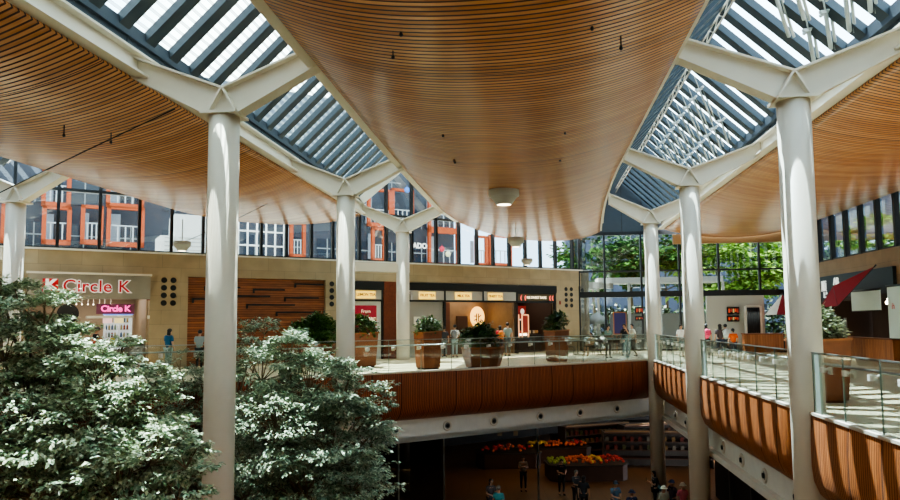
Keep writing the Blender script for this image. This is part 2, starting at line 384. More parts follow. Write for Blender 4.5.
# ridge truss and louvre struts in the right-hand roof light
b = MB(); y = 8.0
b.tube((5.0, 0, ZR-.62), (5.0, B_END-.1, ZR-.62), .025); b.tube((5.0, 0, ZR-.36), (5.0, B_END-.1, ZR-.36), .02)
while y < 42: b.tube((5.0, y, ZR-.62), (5.0, y+.5, ZR-.36), .014, n=6); b.tube((5.0, y+.5, ZR-.36), (5.0, y+1, ZR-.62), .014, n=6); y += 1
tag(b.build('ridge_truss', mat('warm_white_steel', (190, 182, 166), .4), M=ROW), 'slender zigzag truss running under the ridge of the right roof light', 'truss')
STR = mat('strut_white', (176, 180, 176), .5)
def strut(a0, y0, z0, a1, y1, z1, lab):
    t = thing('shading_strut', lab, 'strut', ROW @ T(a0, y0, z0), 'white struts in the right roof light')
    b = MB(); e = Vector((a1-a0, y1-y0, z1-z0)); rr = .05 if y0 < 20 else .032; b.tube((0, 0, 0), e, rr, n=8); b.tube((0.14, .05, 0), e+Vector((.14, .05, 0)), rr*.75, n=8); b.build('tube', STR, t)
    b = MB(); b.beam((-.16, -.1, -.05), (.2, .12, .06), .07, .07); b.beam((.1, -.14, .05), (-.06, .16, -.04), .06, .06); b.tube((0, 0, 0), (-.25, -.45, .3), .018, n=6); b.build('bracket', STR, t)
for k in range(5): strut(5.75, 12.6+k*1.0, 9.85, 6.55, 13.9+k*1.0, 9.1, 'white steel strut hanging in the nearer part of the right roof light')
for k in range(5): strut(6.75, 13.2+k*1.0, 8.95, 7.25, 14.2+k*1.0, 8.45, 'white steel strut hanging in the nearer part of the right roof light')
for k in range(9): strut(5.75, 24+k*1.0, 9.85, 6.5, 25.4+k*1.0, 9.1, 'white steel strut hanging in the farther part of the right roof light')
for k in range(9): strut(6.7, 25+k*1.0, 9.0, 7.25, 26.2+k*1.0, 8.45, 'white steel strut hanging in the farther part of the right roof light')

# ------------------------------------------------------------------ columns with branching arms
def column(a, bb, label, lw=2.15, rw=2.15, r=.325, base=LOWZ):
    t = thing('branching_column', label, 'column', ROW @ T(a, bb, base))
    zz = -base
    b = MB(); b.lathe((0, 0, 0), [(r, 0), (r, zz+6.38)], 40); b.build('shaft', CREAM, t)
    for sg, wd in ((-1, lw), (1, rw)):
        b = MB(); z = lambda v: v+zz
        web = [(0, z(6.98)), (wd, z(7.84)), (wd, z(7.42)), (.36, z(6.44)), (0, z(6.44))]
        b.prism([(sg*x, -.02, h) for x, h in web], (0, .04, 0))
        b.beam((0, 0, z(7.0)), (sg*wd, 0, z(7.86)), .36, .045, (0, 0, 1)); b.beam((sg*.36, 0, z(6.44)), (sg*wd, 0, z(7.42)), .36, .045)
        b.box(min(sg*wd, sg*(wd-.05)), max(sg*wd, sg*(wd-.05)), -.2, .2, z(7.38), z(7.9))
        b.build('arm', CREAM, t)
    b = MB(); b.box(-.4, .4, -.36, .36, zz+6.38, zz+6.44)
    for sg in (-1, 1): b.beam((sg*.34, 0, zz+6.42), (sg*.03, 0, zz+7.0), .35, .04, (0, 1, 0)) if False else b.prism([(sg*.36, -.18, zz+6.43), (sg*.31, -.18, zz+6.43), (sg*.0, -.18, zz+6.98), (sg*.05, -.18, zz+6.98)], (0, .36, 0))
    b.build('gusset', CREAM, t); return t
column(-6.70, 13.85, 'large cream round column between the two big leafy trees', 2.25, 2.2)
column(-6.72, 23.5, 'cream column at the deck edge behind the right-hand tree', 2.1, 2.25)
column(-6.63, 33.5, 'slender cream column standing on the deck before the tea shop', 2.15, 2.2)
column(5.38, 14.65, 'nearest cream column on the right, beside the tall planter', 2.3, 2.3)
column(5.25, 23.8, 'middle cream column of the right row, at the side balustrade', 2.2, 2.4)
column(5.4, 32.7, 'far cream column at the corner of the two balustrades', 1.9, 2.3)
column(-19.05, 22.7, 'cream column at the far left beside the convenience store', 2.1, 2.15)
column(-6.6, 3.9, 'cream column beside the viewpoint on the left'); column(5.28, 4.6, 'cream column beside the viewpoint on the right')
b = MB(); b.box(-4.3, -1.0, -1.6, -1.3, 4.35, 4.78); struct(b.build('trim_31', CREAM, M=FAC), 'cream beam tying the shop front to the column')
b = MB(); b.box(-22, -18.2, -1.6, -1.3, 4.35, 4.78); struct(b.build('trim_32', CREAM, M=FAC), 'cream beam tying the left shop front to its column')
# ------------------------------------------------------------------ shop front wall (FAC frame: x along, +y into the shops)
def fbox(num, mat_, *bx):
    b = MB()
    for q in bx: b.box(*q)
    return struct(b.build('wall_%s' % num, mat_, M=FAC))
fbox('back', STONE, (-24, 12.35, -.12, .3, 3.97, 4.93), (-12.88, -11.31, -.1, .3, 0, 3.97), (-4.89, -3.36, -.1, .3, 0, 3.97), (9.72, 12.35, -.1, .3, 0, 3.97), (-18.6, -17.38, -.1, .3, 0, 3.97))
b = MB(); b.box(-24, 12.35, -.2, .32, 4.93, 5.0); struct(b.build('trim_33', WHITE, M=FAC), 'white sill under the high windows')
b = MB(); b.box(-11.31, -4.89, .1, .2, 0, 3.97); b.box(-24, -18.6, .1, .2, 0, 3.97)
struct(b.build('wall_back_timber', PANEL, M=FAC), 'dark timber board wall between the shops')
for s0, s1, z in ((-6.4, -4.9+.35, 3.72), (-10.6, -9.0, 3.5), (-8.4, -6.9, 3.42), (-9.8, -7.6, 3.1), (-6.9, -5.2, 3.05), (-8.7, -6.4, 2.7), (-7.3, -5.3, 2.35), (-11.1, -9.5, 2.95)):
    s1 = min(s1, -4.95); b = MB(); b.box(s0, s1, .0, .1, z, z+.07); b.box(s0, s0+.06, .0, .1, z-.14, z); tag(b.build('wall_groove', BLACK, M=FAC), 'black recessed groove in the dark timber wall', 'groove', 'black grooves in the timber wall')
def vent(s, z, lab, grp):
    t = thing('round_vent', lab, 'vent', FAC @ T(s, -.1, z) @ Matrix.Rotation(pi/2, 4, 'X'), grp)
    b = MB(); b.lathe((0, 0, 0), [(.122, 0), (.128, .012), (.115, .014)], 20, False); b.build('rim', mat('vent_rim', (90, 80, 64), .6), t)
    b = MB(); b.lathe((0, 0, 0), [(.001, .009), (.117, .009)], 20, False); b.build('vent_face', BLACK, t)
for i in range(4):
    z = 3.79-.333*i
    for s in (-12.31, -11.93): vent(s, z, 'black round vent in the stone pier right of the convenience store', 'black vents beside the convenience store')
    for s in (-4.57, -4.2): vent(s, z, 'black round vent in the stone pier right of the dark timber wall', 'black vents beside the timber wall')
    for s in (10.5, 10.92): vent(s, z, 'black round vent in the paired rows right of the shops', 'paired black vents at the right end')
    vent(11.8, z-.05, 'black round vent in the single row near the glazed corner', 'single row of black vents')
b = MB(); b.box(-13.0, -12.86, -.13, -.1, 2.9, 3.1); tag(b.build('alarm_box', mat('alarm_red', (120, 30, 20)), M=FAC), 'small dark red alarm box on the pier right of the convenience store', 'alarm')
b = MB(); b.box(-12.95, -12.86, -.13, -.1, 2.1, 2.25); tag(b.build('wall_switch', WHITE, M=FAC), 'small white plate on the pier right of the convenience store', 'switch plate')
b = MB(); b.box(9.95, 10.05, -.13, -.1, 2.85, 3.05); tag(b.build('alarm_box', mat('alarm_red', (120, 30, 20)), M=FAC), 'small dark red box on the pier beside the paired vents', 'alarm')

# high windows above the shops
ms = [-24, -22.5, -21, -19.5, -17.94, -16.41, -14.88, -13.35, -12.04, -10.7, -9.4, -8.07, -6.86, -5.61, -4.5, -3.07, -1.55, -.04, 1.45, 2.92, 4.10, 5.21, 6.34, 7.5, 8.63, 9.78, 11.13, 12.3]
def roofz(s):
    a = afac(s); v = 7.45
    for a0, hw in ((-6.62, 2.2), (-19, 2.15)):
        d = abs(a-a0)
        if d < hw: v = EAVE+ROOFM*(hw-d)
        elif d < hw+.6: v = EAVE
    return v
wn = 1
for s0, s1 in zip(ms, ms[1:]):
    w = bpy.data.objects.new('window_%d' % wn, None); C.objects.link(w); w.matrix_world = FAC @ T(s0, 0, 5.0); struct(w, 'high shop front window with dark mullion'); wn += 1
    d = s1-s0; z0, z1 = roofz(s0+.02)-5, roofz(s1-.02)-5
    if z0-z1 > 1.2 or z1-z0 > 1.2: z0 = z1 = max(z0, z1)
    mid = afac((s0+s1)/2)
    pk = max(z0, z1)
    b = MB(); b.poly([(0, .05, 0), (d, .05, 0), (d, .05, z1), (0, .05, z0)]); b.build('pane', GWIN, w)
    b = MB(); b.box(-.06, .06, -.12, .12, 0, z0 if z0 > 2.6 else 2.45); b.box(0, d, -.04, .1, 0, .07); b.box(0, d, -.05, .1, 2.4, 2.52)
    if pk > 2.7: b.beam((0, 0, z0), (d, 0, z1), .1, .08)
    b.build('mullion', DARK, w)

# glazed end wall and right-hand wall (ROW frame)
A = [2.65, 4.2, 6.4, 8.65, 10.95, 13.3, 15.5]
for a0, a1 in zip(A, A[1:]):
    w = bpy.data.objects.new('window_%d' % wn, None); C.objects.link(w); w.matrix_world = ROW @ T(a0, B_END, 0); struct(w, 'tall glazed end wall bay with dark frame'); wn += 1
    d = a1-a0
    b = MB(); b.poly([(0, 0, 0), (d, 0, 0), (d, 0, 7.15), (0, 0, 7.15)]); b.build('pane', GWIN, w)
    b = MB(); b.box(-.055, .055, -.1, .1, 0, 7.3); b.box(0, d, -.14, .14, 3.28, 3.62); b.box(0, d, -.06, .06, 4.82, 4.92); b.box(0, d, -.08, .1, 7.1, 7.3); b.box(0, d, -.05, .05, 0, .12)
    b.build('mullion', DARK, w)
b = MB(); b.box(2.65, 15.5, B_END-.05, B_END+.1, 7.3, 10.9)
struct(b.build('wall_end', SLATE2, M=ROW), 'slate clad gable above the glazed end wall')
b = MB()
for a in (4.1, 5.3, 6.5): b.box(a-.015, a+.015, B_END-.07, B_END-.05, 7.3, 10.9)
struct(b.build('trim_34', DARK, M=ROW), 'joints in the slate gable')
b = MB(); b.box(15.4, 15.8, -14, B_END, 4.1, 4.93); b.box(15.4, 15.8, 27.2, 31.4, 0, 4.1); b.box(15.4, 15.8, -14, 12, 0, 4.1)
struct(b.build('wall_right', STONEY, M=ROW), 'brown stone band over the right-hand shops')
mr = [-14+1.62*i for i in range(35)] + [B_END]
for y0, y1 in zip(mr, mr[1:]):
    if y1 < 18: continue
    w = bpy.data.objects.new('window_%d' % wn, None); C.objects.link(w); w.matrix_world = ROW @ T(15.5, y0, 4.93); struct(w, 'high side window with dark mullion'); wn += 1
    b = MB(); b.poly([(.05, 0, 0), (.05, y1-y0, 0), (.05, y1-y0, 2.5), (.05, 0, 2.5)]); b.build('pane', GWIN, w)
    b = MB(); b.box(-.1, .12, -.09, .09, 0, 2.5); b.box(-.05, .1, 0, y1-y0, 0, .08); b.box(-.05, .1, 0, y1-y0, 2.42, 2.52); b.build('mullion', DARK, w)
b = MB(); b.box(15.5, 15.6, -14, 18, 4.93, 8); b.box(-29, 15.6, -14.3, -14, LOWZ, 9); b.box(-29.2, -29, -14, 30, LOWZ, 8)
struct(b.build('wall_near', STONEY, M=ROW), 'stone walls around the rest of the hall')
# fascia and shops on the right
TEAL = mat('dark_teal_fascia', (34, 46, 52), .5)
b = MB(); b.box(15.25, 15.6, 31.4, B_END, 2.95, 4.1); o = tag(b.build('shop_fascia', TEAL, M=ROW), 'dark teal shop fascia with white lettering on the right wall', 'fascia')
b = MB(); Mt = Matrix.Translation((15.22, 37.3, 0)) @ Matrix.Rotation(-pi/2, 4, 'Z') @ XZ
b.text('順', .62, Mt @ T(-1.15, 3.55), .02, bold=.006); b.build('fascia_lettering', mat('white_letter', (225, 232, 226), .5, emit=.3), o)
b = MB(); b.text('AB', .5, Mt @ T(.35, 3.75), .02, bold=.012); b.build('fascia_lettering', MATS['white_letter'], o)
b = MB(); b.text('l:.º', .42, Mt @ T(-1.0, 3.1), .02, bold=.01); b.build('fascia_lettering', MATS['white_letter'], o)
b = MB(); b.tube((15.2, 37.7, 3.15), (15.2, 37.1, 3.55), .04); b.build('green_stroke', mat('green_letter', (60, 150, 110), .5, emit=.4), o)
b = MB(); b.box(15.2, 15.5, 31.4, B_END, 2.75, 2.95); b.box(19.5, 19.7, 12, B_END, 0, 4.1); b.box(15.5, 19.7, 31.3, 31.5, 0, 4.1); b.box(15.9, 19.7, B_END+.15, B_END+.3, 0, 4.1); b.box(15.5, 19.7, 12, B_END+.1, 4.0, 4.1)
struct(b.build('wall_right_shops', mat('dark_shop_wall', (52, 42, 36), .7), M=ROW), 'dark interior of the right-hand shops')
for y0, y1, lab in ((12, 20, 'nearest stretch of low timber counter front on the right wall'), (20, 27.2, 'timber counter front under the wide pale blind'), (31.4, 36, 'timber counter front under the small pale blind')):
    t = thing('counter_front', lab, 'counter', ROW @ T(15.1, y0, 0)); b = MB(); b.box(0, .3, 0, y1-y0, 0, .92); b.build('front', COUNTERY, t)
    b = MB(); b.box(-.04, .36, 0, y1-y0, .92, .98); b.build('counter_top', PLANK, t)
t = thing('counter_front', 'long timber counter before the glazed end wall', 'counter', ROW @ T(11.7, 40.6, 0)); b = MB(); b.box(0, 3.4, 0, .5, 0, 1.0); b.build('front', COUNTER, t)
b = MB(); b.box(-.05, 3.45, -.05, .55, 1.0, 1.06); b.build('counter_top', PLANK, t)
# pale blinds hanging in front of the right shops
BL = mat('pale_blind', (206, 218, 208), .7, noise=.05, nscale=1)
for y0, y1, z0, z1, lab in ((31.2, 33.9, 2.2, 3.12, 'small pale roller blind hanging left of the large one'), (26.8, 30.6, 1.02, 3.2, 'large pale blind with faint red mark at the right edge')):
    t = thing('roller_blind', lab, 'blind', ROW @ T(14.6, y0, 0)); b = MB(); b.box(0, .03, 0, y1-y0, z0, z1); b.build('cloth', BL, t)
    b = MB(); b.tube((0, -.05, z1), (0, y1-y0+.05, z1), .05); b.build('rod', DARK, t)
    b = MB(); b.tube((0.015, 0, z0), (.015, y1-y0, z0), .025); b.build('hem_bar', DARK, t)
    if z0 < 2:
        b = MB(); b.text('ih', .35, Matrix.Translation((-.01, y1-y0-.45, 2.35)) @ Matrix.Rotation(-pi/2, 4, 'Z') @ XZ, .004); b.build('red_mark', mat('red_mark', (200, 60, 50)), t)
b = MB(); b.box(14.3, 14.4, 34.0, 34.1, 0, 1.9); 
b.box(14.3, 14.36, 33.9, 34.9, .5, 1.7); tag(b.build('sign_board', mat('grey_board', (130, 134, 132), .6), M=ROW), 'grey notice board standing right of the tall planter', 'sign board')
for y in (33.4, 34.6, 36.2, 37.6):
    b = MB(); b.ball((16.5, y, 2.6), .09, 2); b.tube((16.5, y, 2.65), (16.5, y, 4.0), .008); tag(b.build('pendant_bulb', mat('bulb', (255, 240, 215), .5, emit=9), M=ROW), 'bare glowing bulb inside the right-hand shop', 'lamp', 'bulbs in the right-hand shop')
# red parasols
RED = mat('red_canvas', (140, 18, 36), .7, noise=.06)
p0, p1, p2, p3 = ony(874, 267, 29.0), ony(833, 286.5, 31.0), ony(820, 308, 31.4), ony(838, 306, 30.0)
t = thing('shade_sail', 'dark red canvas sail stretched above the white-flowered planter', 'sail', T(p3.x, p3.y, 0))
Q = [p-Vector((p3.x, p3.y, 0)) for p in (p0, p1, p2, p3)]
b = MB(); b.prism([Q[0], Q[1], Q[3]], (0, 0, .02)); b.prism([Q[1], Q[2], Q[3]], (0, 0, .02)); b.build('canvas', RED, t)
b = MB(); b.tube(Q[0]*1, Q[0]+(Q[0]-Q[3])*.06, .03); b.tube(Q[0], Q[3], .015); b.tube(Q[1], Q[3], .012); b.build('spar', DARK, t)
pc = ony(783, 312, 38.5)
t = thing('parasol', 'red and white parasol half hidden behind the nearest right column', 'parasol', T(pc.x, pc.y, 0))
b = MB(); zt = pc.z+1.0
for k in range(8):
    a0, a1 = k*pi/4, (k+1)*pi/4; b.mi = 1 if k in (3, 4) else 0
    b.poly([(0, 0, zt), (1.0*cos(a0), 1.0*sin(a0), zt-1.15), (1.0*cos(a1), 1.0*sin(a1), zt-1.15)])
b.build('canopy', [RED, WHITE], t); b = MB(); b.tube((0, 0, 0), (0, 0, zt+.1), .03); b.box(-.3, .3, -.3, .3, 0, .06); b.build('pole', DARK, t)

# ---------------------------------------------- shops on the back wall
def room(s0, s1, dep, zt, wallm, name, floorm=None):
    b = MB(); b.box(s0, s1, dep, dep+.1, 0, zt); b.box(s0-.1, s0, .3, dep, 0, zt); b.box(s1, s1+.1, .3, dep, 0, zt); b.box(s0, s1, .3, dep, zt, zt+.1)
    struct(b.build('wall_%s' % name, wallm, M=FAC)); b = MB(); b.box(s0, s1, -.0, dep, -.1, .004); struct(b.build('floor', floorm or FLOOR, M=FAC))
def area(M, sx, sy, e, col=(1, .9, .75), nm='shop_fill'):
    l = bpy.data.lights.new(nm, 'AREA'); l.shape = 'RECTANGLE'; l.size = sx; l.size_y = sy; l.energy = e; l.color = col
    o = bpy.data.objects.new(nm, l); C.objects.link(o); o.matrix_world = M
room(-17.3, -12.95, 4.5, 3.3, mat('store_wall', (150, 132, 110), .6), 'store')
room(-3.3, 1.9, 1.2, 3.4, mat('tea_side', (160, 154, 146), .6), 'tea_side')
room(2.0, 6.75, 2.9, 3.4, mat('tea_wall', (132, 104, 76), .5, noise=.1), 'tea')
room(6.9, 9.65, 4.2, 3.4, mat('bake_wall', (60, 42, 34), .6), 'bakery')
area(FAC @ T(-15, 2.0, 3.2), 3.5, 2.5, 40, (1, .93, .82)); area(FAC @ T(4.3, 2.4, 3.3), 3.5, 2, 26, (1, .84, .62)); area(FAC @ T(8.2, 2, 3.3), 2, 2, 12, (1, .8, .6))  # unseen fill lights added to brighten the shop interiors
# convenience store front
GREYM = mat('zinc_fascia', (146, 138, 124), .4, .3, noise=.12, nscale=1.5)
t = thing('store_fascia', 'brushed grey fascia with red and white store sign', 'fascia', FAC @ T(-15.13, -.12, 2.94))
b = MB(); b.box(-2.25, 2.25, -.2, .1, 0, 1.0); b.build('panel', GREYM, t); b = MB(); b.box(-2.3, 2.3, -.25, .1, 1.0, 1.08); b.build('top_rail', CREAM, t)
REDS = mat('sign_red', (190, 8, 28), .5, emit=.06); WHS = mat('sign_white', (240, 232, 226), .5, emit=.12)
s_ = thing('store_sign', 'illuminated red lettering with white outline reading Circle K', 'sign', FAC @ T(-15.13, -.33, 3.5))
b = MB(); b.text('Circle K', .69, Matrix.Translation((.2, .0, -.06)) @ XZ, .01, 1.06, .042); b.build('letter_outline', WHS, s_)
b = MB(); b.text('Circle K', .69, Matrix.Translation((.2, -.03, -.06)) @ XZ, .015, 1.06, .006); b.build('lettering', REDS, s_)
b = MB(); b.box(-1.74, -1.2, -.02, .02, -.3, .24); l = b.build('logo_square', REDS, s_)
b = MB(); b.text('K', .62, Matrix.Translation((-1.45, -.04, -.04)) @ XZ, .01, 1, .03); b.build('logo_letter', WHS, l)
b = MB(); b.lathe((-1.45, -.03, .0), [(0.24, 0), (.24, .01)], 4) if False else b.box(-1.71, -1.45, -.035, -.02, -.28, -.12); b.build('logo_corner', WHS, l)
t = thing('store_counter', 'dark display counter at the front of the convenience store', 'counter', FAC @ T(-14.0, .5, 0))
b = MB(); b.box(-2.6, .95, 0, .6, 0, .95); b.build('front', mat('ctr', (88, 84, 78), .5), t); b = MB(); b.box(-2.65, 1.0, -.05, .65, .95, 1.0); b.build('counter_top', DARK, t)
t = thing('drinks_fridge', 'lit glass drinks fridge with blue top inside the convenience store', 'fridge', FAC @ T(-13.95, 1.2, 1.0))
b = MB(); b.box(-.55, .55, 0, .6, 0, .06); b.box(-.55, .55, .55, .6, 0, 1.3)
for x in (-.55, -.02, .5): b.box(x, x+.05, 0, .6, 0, 1.3)
b.build('case', mat('fr', (196, 200, 200), .4, emit=.25), t); b = MB(); b.box(-.58, .58, -.03, .6, 1.3, 1.42); b.build('top_panel', mat('fb', (70, 110, 190), .4, emit=.5), t)
for z in (.3, .62, .95):
    b = MB(); b.box(-.5, .5, .05, .5, z, z+.02); b.build('shelf', WHITE, t)
for i in range(24):
    cc = random.choice([(190, 170, 120), (120, 140, 120), (220, 220, 210), (170, 90, 60), (90, 120, 160)])
    b = MB(); b.lathe((0, 0, 0), [(.04, 0), (.04, .16), (.015, .2), (.015, .23)], 8); 
    tag(b.build('bottle', mat('bt%s' % cc[0], cc, .4), M=FAC @ T(-14.42+.12*(i % 8), 1.35, 1.32+.325*(i//8))), 'drink bottle on a shelf of the lit store fridge', 'bottle', 'bottles in the store fridge')
PINK = mat('neon_pink', (235, 70, 160), .5, emit=.8)
t = thing('neon_sign', 'pink neon sign with box lettering above the fridge', 'sign', FAC @ T(-14.1, .9, 2.55))
b = MB(); b.text('Circle K', .36, XZ, .01, .95, .012); b.build('lettering', PINK, t); b = MB(); b.box(-.75, .75, .05, .09, -.22, .22); b.build('backing', mat('nb', (110, 60, 84), .5), t)
b = MB(); b.box(-1.2, .6, .6, 1.4, 2.15, 2.25); tag(b.build('wall_shelf', WHITE, M=FAC @ T(-14.0, .3, 0)), 'white shelf over the store fridge', 'shelf')
for i, s in enumerate((-14.4, -13.95)):
    b = MB(); b.box(-.18, .18, 0, .1, 0, .28); tag(b.build('price_card', mat('pc%d' % i, ((228, 190, 190), (232, 214, 150))[i], .5, emit=.3), M=FAC @ T(s, .95, 2.26-.33)), ('pinkish card below the neon sign', 'yellowish card below the neon sign')[i], 'card')
for i in range(7):
    b = MB(); b.ball((0, 0, 0), .03, 1); b.tube((0, 0, .02), (0, 0, .5), .002); tag(b.build('pendant_bulb', mat('sbulb', (255, 236, 210), .5, emit=2), M=FAC @ T(-15.6+.22*i, 1.2+.2*(i % 2), 2.75)), 'small glowing bulb strung inside the convenience store', 'lamp', 'small bulbs in the convenience store')
b = MB(); b.lathe((0, 0, 0), [(.42, 0), (.42, .05)], 28); tag(b.build('round_mirror', BLACK, M=FAC @ T(-15.9, 1.4, 2.35) @ Matrix.Rotation(pi/2, 4, 'X')), 'black round panel hanging in the convenience store', 'panel')
for i in range(14):
    cc = random.choice([(200, 180, 60), (190, 60, 50), (210, 210, 200), (90, 60, 40), (150, 110, 60)])
    b = MB(); b.box(-.09, .09, -.08, .08, 0, random.uniform(.12, .3)); b.box(-.07, .07, -.06, .06, .3, .305)
    tag(b.build('snack_box', mat('sn%d' % cc[0], cc, .5), M=FAC @ T(-14.95+.25*i if i < 8 else -13.1+.0*i-.25*(i-8), .75+.15*(i//8), 1.0)), 'small packet on the convenience store counter', 'packet', 'packets on the store counter')
# black band and tea signs
b = MB(); b.box(-3.34, -1.75, -.2, .2, 3.52, 3.95); b.box(-.98, 9.7, -.2, .2, 3.55, 3.95); b.box(6.8, 9.7, -.15, .2, 3.46, 3.56); tag(b.build('canopy_band', BLACK, M=FAC), 'black canopy band over the tea shop and bakery', 'canopy')
BRICK = mat('brick_pier', (112, 56, 34), .8, noise=.25, nscale=12)
b = MB(); b.box(-1.75, -.98, -.14, .3, 0, 3.97)
for k in range(1, 36): b.box(-1.76, -.97, -.15, .0, k*.11, k*.11+.012)
tag(b.build('brick_pier', BRICK, M=FAC), 'narrow red brown brick pier left of the slender column', 'pier')
YEL = mat('lit_yellow', (250, 204, 84), .5, emit=.5); INK = mat('ink_brown', (120, 80, 30), .6); LGREY = mat('light_panel', (176, 172, 166), .5)
for s0, s1, sc, wd, tx in ((-3.34, -1.85, -2.75, 1.05, 'LEMON TEA'), (-.05, 1.9, .82, .98, 'FRUIT TEA'), (1.98, 4.38, 3.1, 1.05, 'MILK TEA'), (4.48, 6.72, 5.25, .98, 'FINEST TEA')):
    t = thing('shop_sign', 'grey sign strip with lit yellow box reading %s' % tx, 'sign', FAC @ T(sc, -.1, 3.28))
    b = MB(); b.box(s0-sc, s1-sc, 0, .2, -.25, .25); b.build('panel', LGREY, t)
    b = MB(); b.box(-wd/2, wd/2, -.05, 0, -.19, .19); l = b.build('light_box', YEL, t); b = MB(); b.text(tx, .2, Matrix.Translation((0, -.06, 0)) @ XZ, .004, .95, .004); b.build('lettering', INK, l)
t = thing('shop_sign', 'brown bakery sign with red and pale lettering', 'sign', FAC @ T(8.22, -.1, 3.24)); b = MB(); b.box(-1.35, 1.35, 0, .2, -.24, .24); b.build('panel', mat('brown_sign', (78, 66, 42), .5), t)
b = MB(); b.text('RIE SWEET BARE', .2, Matrix.Translation((0, -.02, 0)) @ XZ, .004, 1.0, .003); b.build('lettering', mat('pale_letter', (226, 206, 170), .5, emit=.9), t)
b = MB()
for x in (-1.15, -.85, 1.0, 1.2): b.text('(', .3, Matrix.Translation((x, -.025, 0)) @ XZ, .004, 1, .01)
b.build('emblem', mat('em', (226, 90, 80), .5, emit=.9), t)
b = MB(); b.box(-3.34, -1.8, -.03, .1, 0, 3.0); tag(b.build('white_wall_panel', mat('white_panel', (206, 204, 198), .5), M=FAC), 'white panel wall behind the red poster', 'panel')
t = thing('poster', 'dark red poster with pale script on the white panel', 'poster', FAC @ T(-2.72, -.05, 1.83)); b = MB(); b.box(-.62, .6, -.02, .02, -.9, .9); b.build('sheet', mat('poster_red', (150, 22, 46), .5, emit=.1), t)
b = MB(); b.text('From', .24, Matrix.Translation((0, -.03, .6)) @ XZ, .003); b.text('ORCHARD', .24, Matrix.Translation((0, -.03, .2)) @ XZ, .003, 1, .006); b.build('lettering', mat('pl', (240, 215, 180), .5, emit=.3), t)
b = MB(); b.box(-.95, 1.9, .05, .2, 0, 3.0)
for k in range(22): b.box(-.94, 1.89, .02, .05, .1+k*.13, .12+k*.13)
tag(b.build('roller_shutter', mat('shutter', (160, 155, 148), .5), M=FAC), 'closed grey roller shutter left of the open tea shop', 'shutter')
t = thing('logo_plate', 'small white sign with dark blue character on the grey shutter', 'sign', FAC @ T(.25, -.05, 1.9)); b = MB(); b.box(-.2, .2, 0, .03, -.25, .25); b.build('plate', WHITE, t)
b = MB(); b.text('4', .4, Matrix.Translation((0, -.01, 0)) @ XZ, .003, 1, .012); b.build('lettering', mat('navy', (30, 36, 90)), t)
b = MB()
for s in (-1.82, 1.93, 4.43, 6.79, 9.66): b.box(s-.05, s+.05, -.12, .1, 2.95, 3.55)
b.box(-3.34, -1.8, -.12, 0, 2.94, 3.04); b.box(-.95, 9.7, -.12, .0, 2.94, 3.04)
for s in (1.93, 6.79, 9.66): b.box(s-.05, s+.05, -.12, .1, 0, 3.0)
b.box(-1.86, -1.76, -.1, 0, 0, 3.0)
tag(b.build('shop_front_frame', BLACK, M=FAC), 'black metal frame of the tea shop and bakery fronts', 'frame')
t = thing('wall_logo', 'glowing oval logo on the back wall of the tea shop', 'logo', FAC @ T(fac(477, 317, 2.75)[0], 2.75, fac(477, 317, 2.75)[1])); b = MB(); b.lathe((0, 0, 0), [(.5, 0), (.5, .06)], 32, sx=1, sy=1.25); b.build('disc', mat('logo_glow', (250, 190, 100), .5, emit=.9), t, Matrix.Rotation(pi/2, 4, 'X'))
b = MB(); b.text('北', .55, Matrix.Translation((.0, -.08, -.08)) @ XZ, .01, 1, .01); b.build('lettering', mat('lg', (70, 40, 20)), t)
b = MB(); b.box(2.15, 2.9, 1.0, 1.1, 0, 2.95); tag(b.build('timber_screen', mat('ts', (110, 58, 30), .5, noise=.15), M=FAC), 'reddish timber screen just inside the tea shop', 'screen')
for s in (fac(457, 320, 2.75)[0],):
    b = MB(); b.box(s, s+.75, 2.75, 2.85, 1.0, 2.2); b.box(s+.05, s+.7, 2.73, 2.75, 1.05, 2.15); tag(b.build('menu_board', mat('mb', (70, 44, 28), .5), M=FAC), 'brown menu board left of the glowing logo', 'menu board')
t = thing('service_counter', 'long counter inside the tea shop', 'counter', FAC @ T(4.3, 1.5, 0)); b = MB(); b.box(-2, 2, 0, .6, 0, 1.0); b.build('front', mat('tc', (100, 64, 38), .5), t); b = MB(); b.box(-2.05, 2.05, -.05, .65, 1.0, 1.05); b.build('counter_top', LGREY, t)
for i, (s, w_) in enumerate(((6.98, .12), (7.35, .45))):
    t = thing('display_stand', ('narrow glowing upright frame at the bakery door', 'wider glowing frame with red picture at the bakery door')[i], 'display', FAC @ T(s, .2, .9))
    b = MB(); b.box(0, .06, 0, .06, 0, 1.35); b.box(w_, w_+.06, 0, .06, 0, 1.35); b.box(0, w_, 0, .06, 1.3, 1.36); b.build('frame', mat('glow_frame', (235, 170, 120), .5, emit=.45), t)
    if i: b = MB(); b.box(.06, w_, .02, .05, .3, 1.3); b.build('picture', mat('pic', (120, 34, 26), .5, emit=.2), t)
t = thing('picture_panel', 'red and white picture hanging inside the dark bakery', 'picture', FAC @ T(8.35, 1.5, 1.9)); b = MB(); b.box(-.3, .3, 0, .05, 0, .9); b.build('panel', mat('pr', (130, 30, 28), .5, emit=.1), t); b = MB(); b.ball((0, -.03, .55), .15, 2, (1, .3, 1.2)); b.box(-.25, .25, -.03, 0, .02, .1); b.build('white_figure', mat('pw', (240, 225, 215), .5, emit=.25), t)
t = thing('display_counter', 'dark bakery display counter with lit strip', 'counter', FAC @ T(8.2, 1.0, 0)); b = MB(); b.box(-1.2, 1.2, 0, .6, 0, 1.05); b.build('front', mat('bc', (44, 34, 30), .5), t); b = MB(); b.box(-1.1, .1, -.02, 0, 1.0, 1.12); b.build('light_strip', mat('ls', (255, 225, 190), .5, emit=2), t)
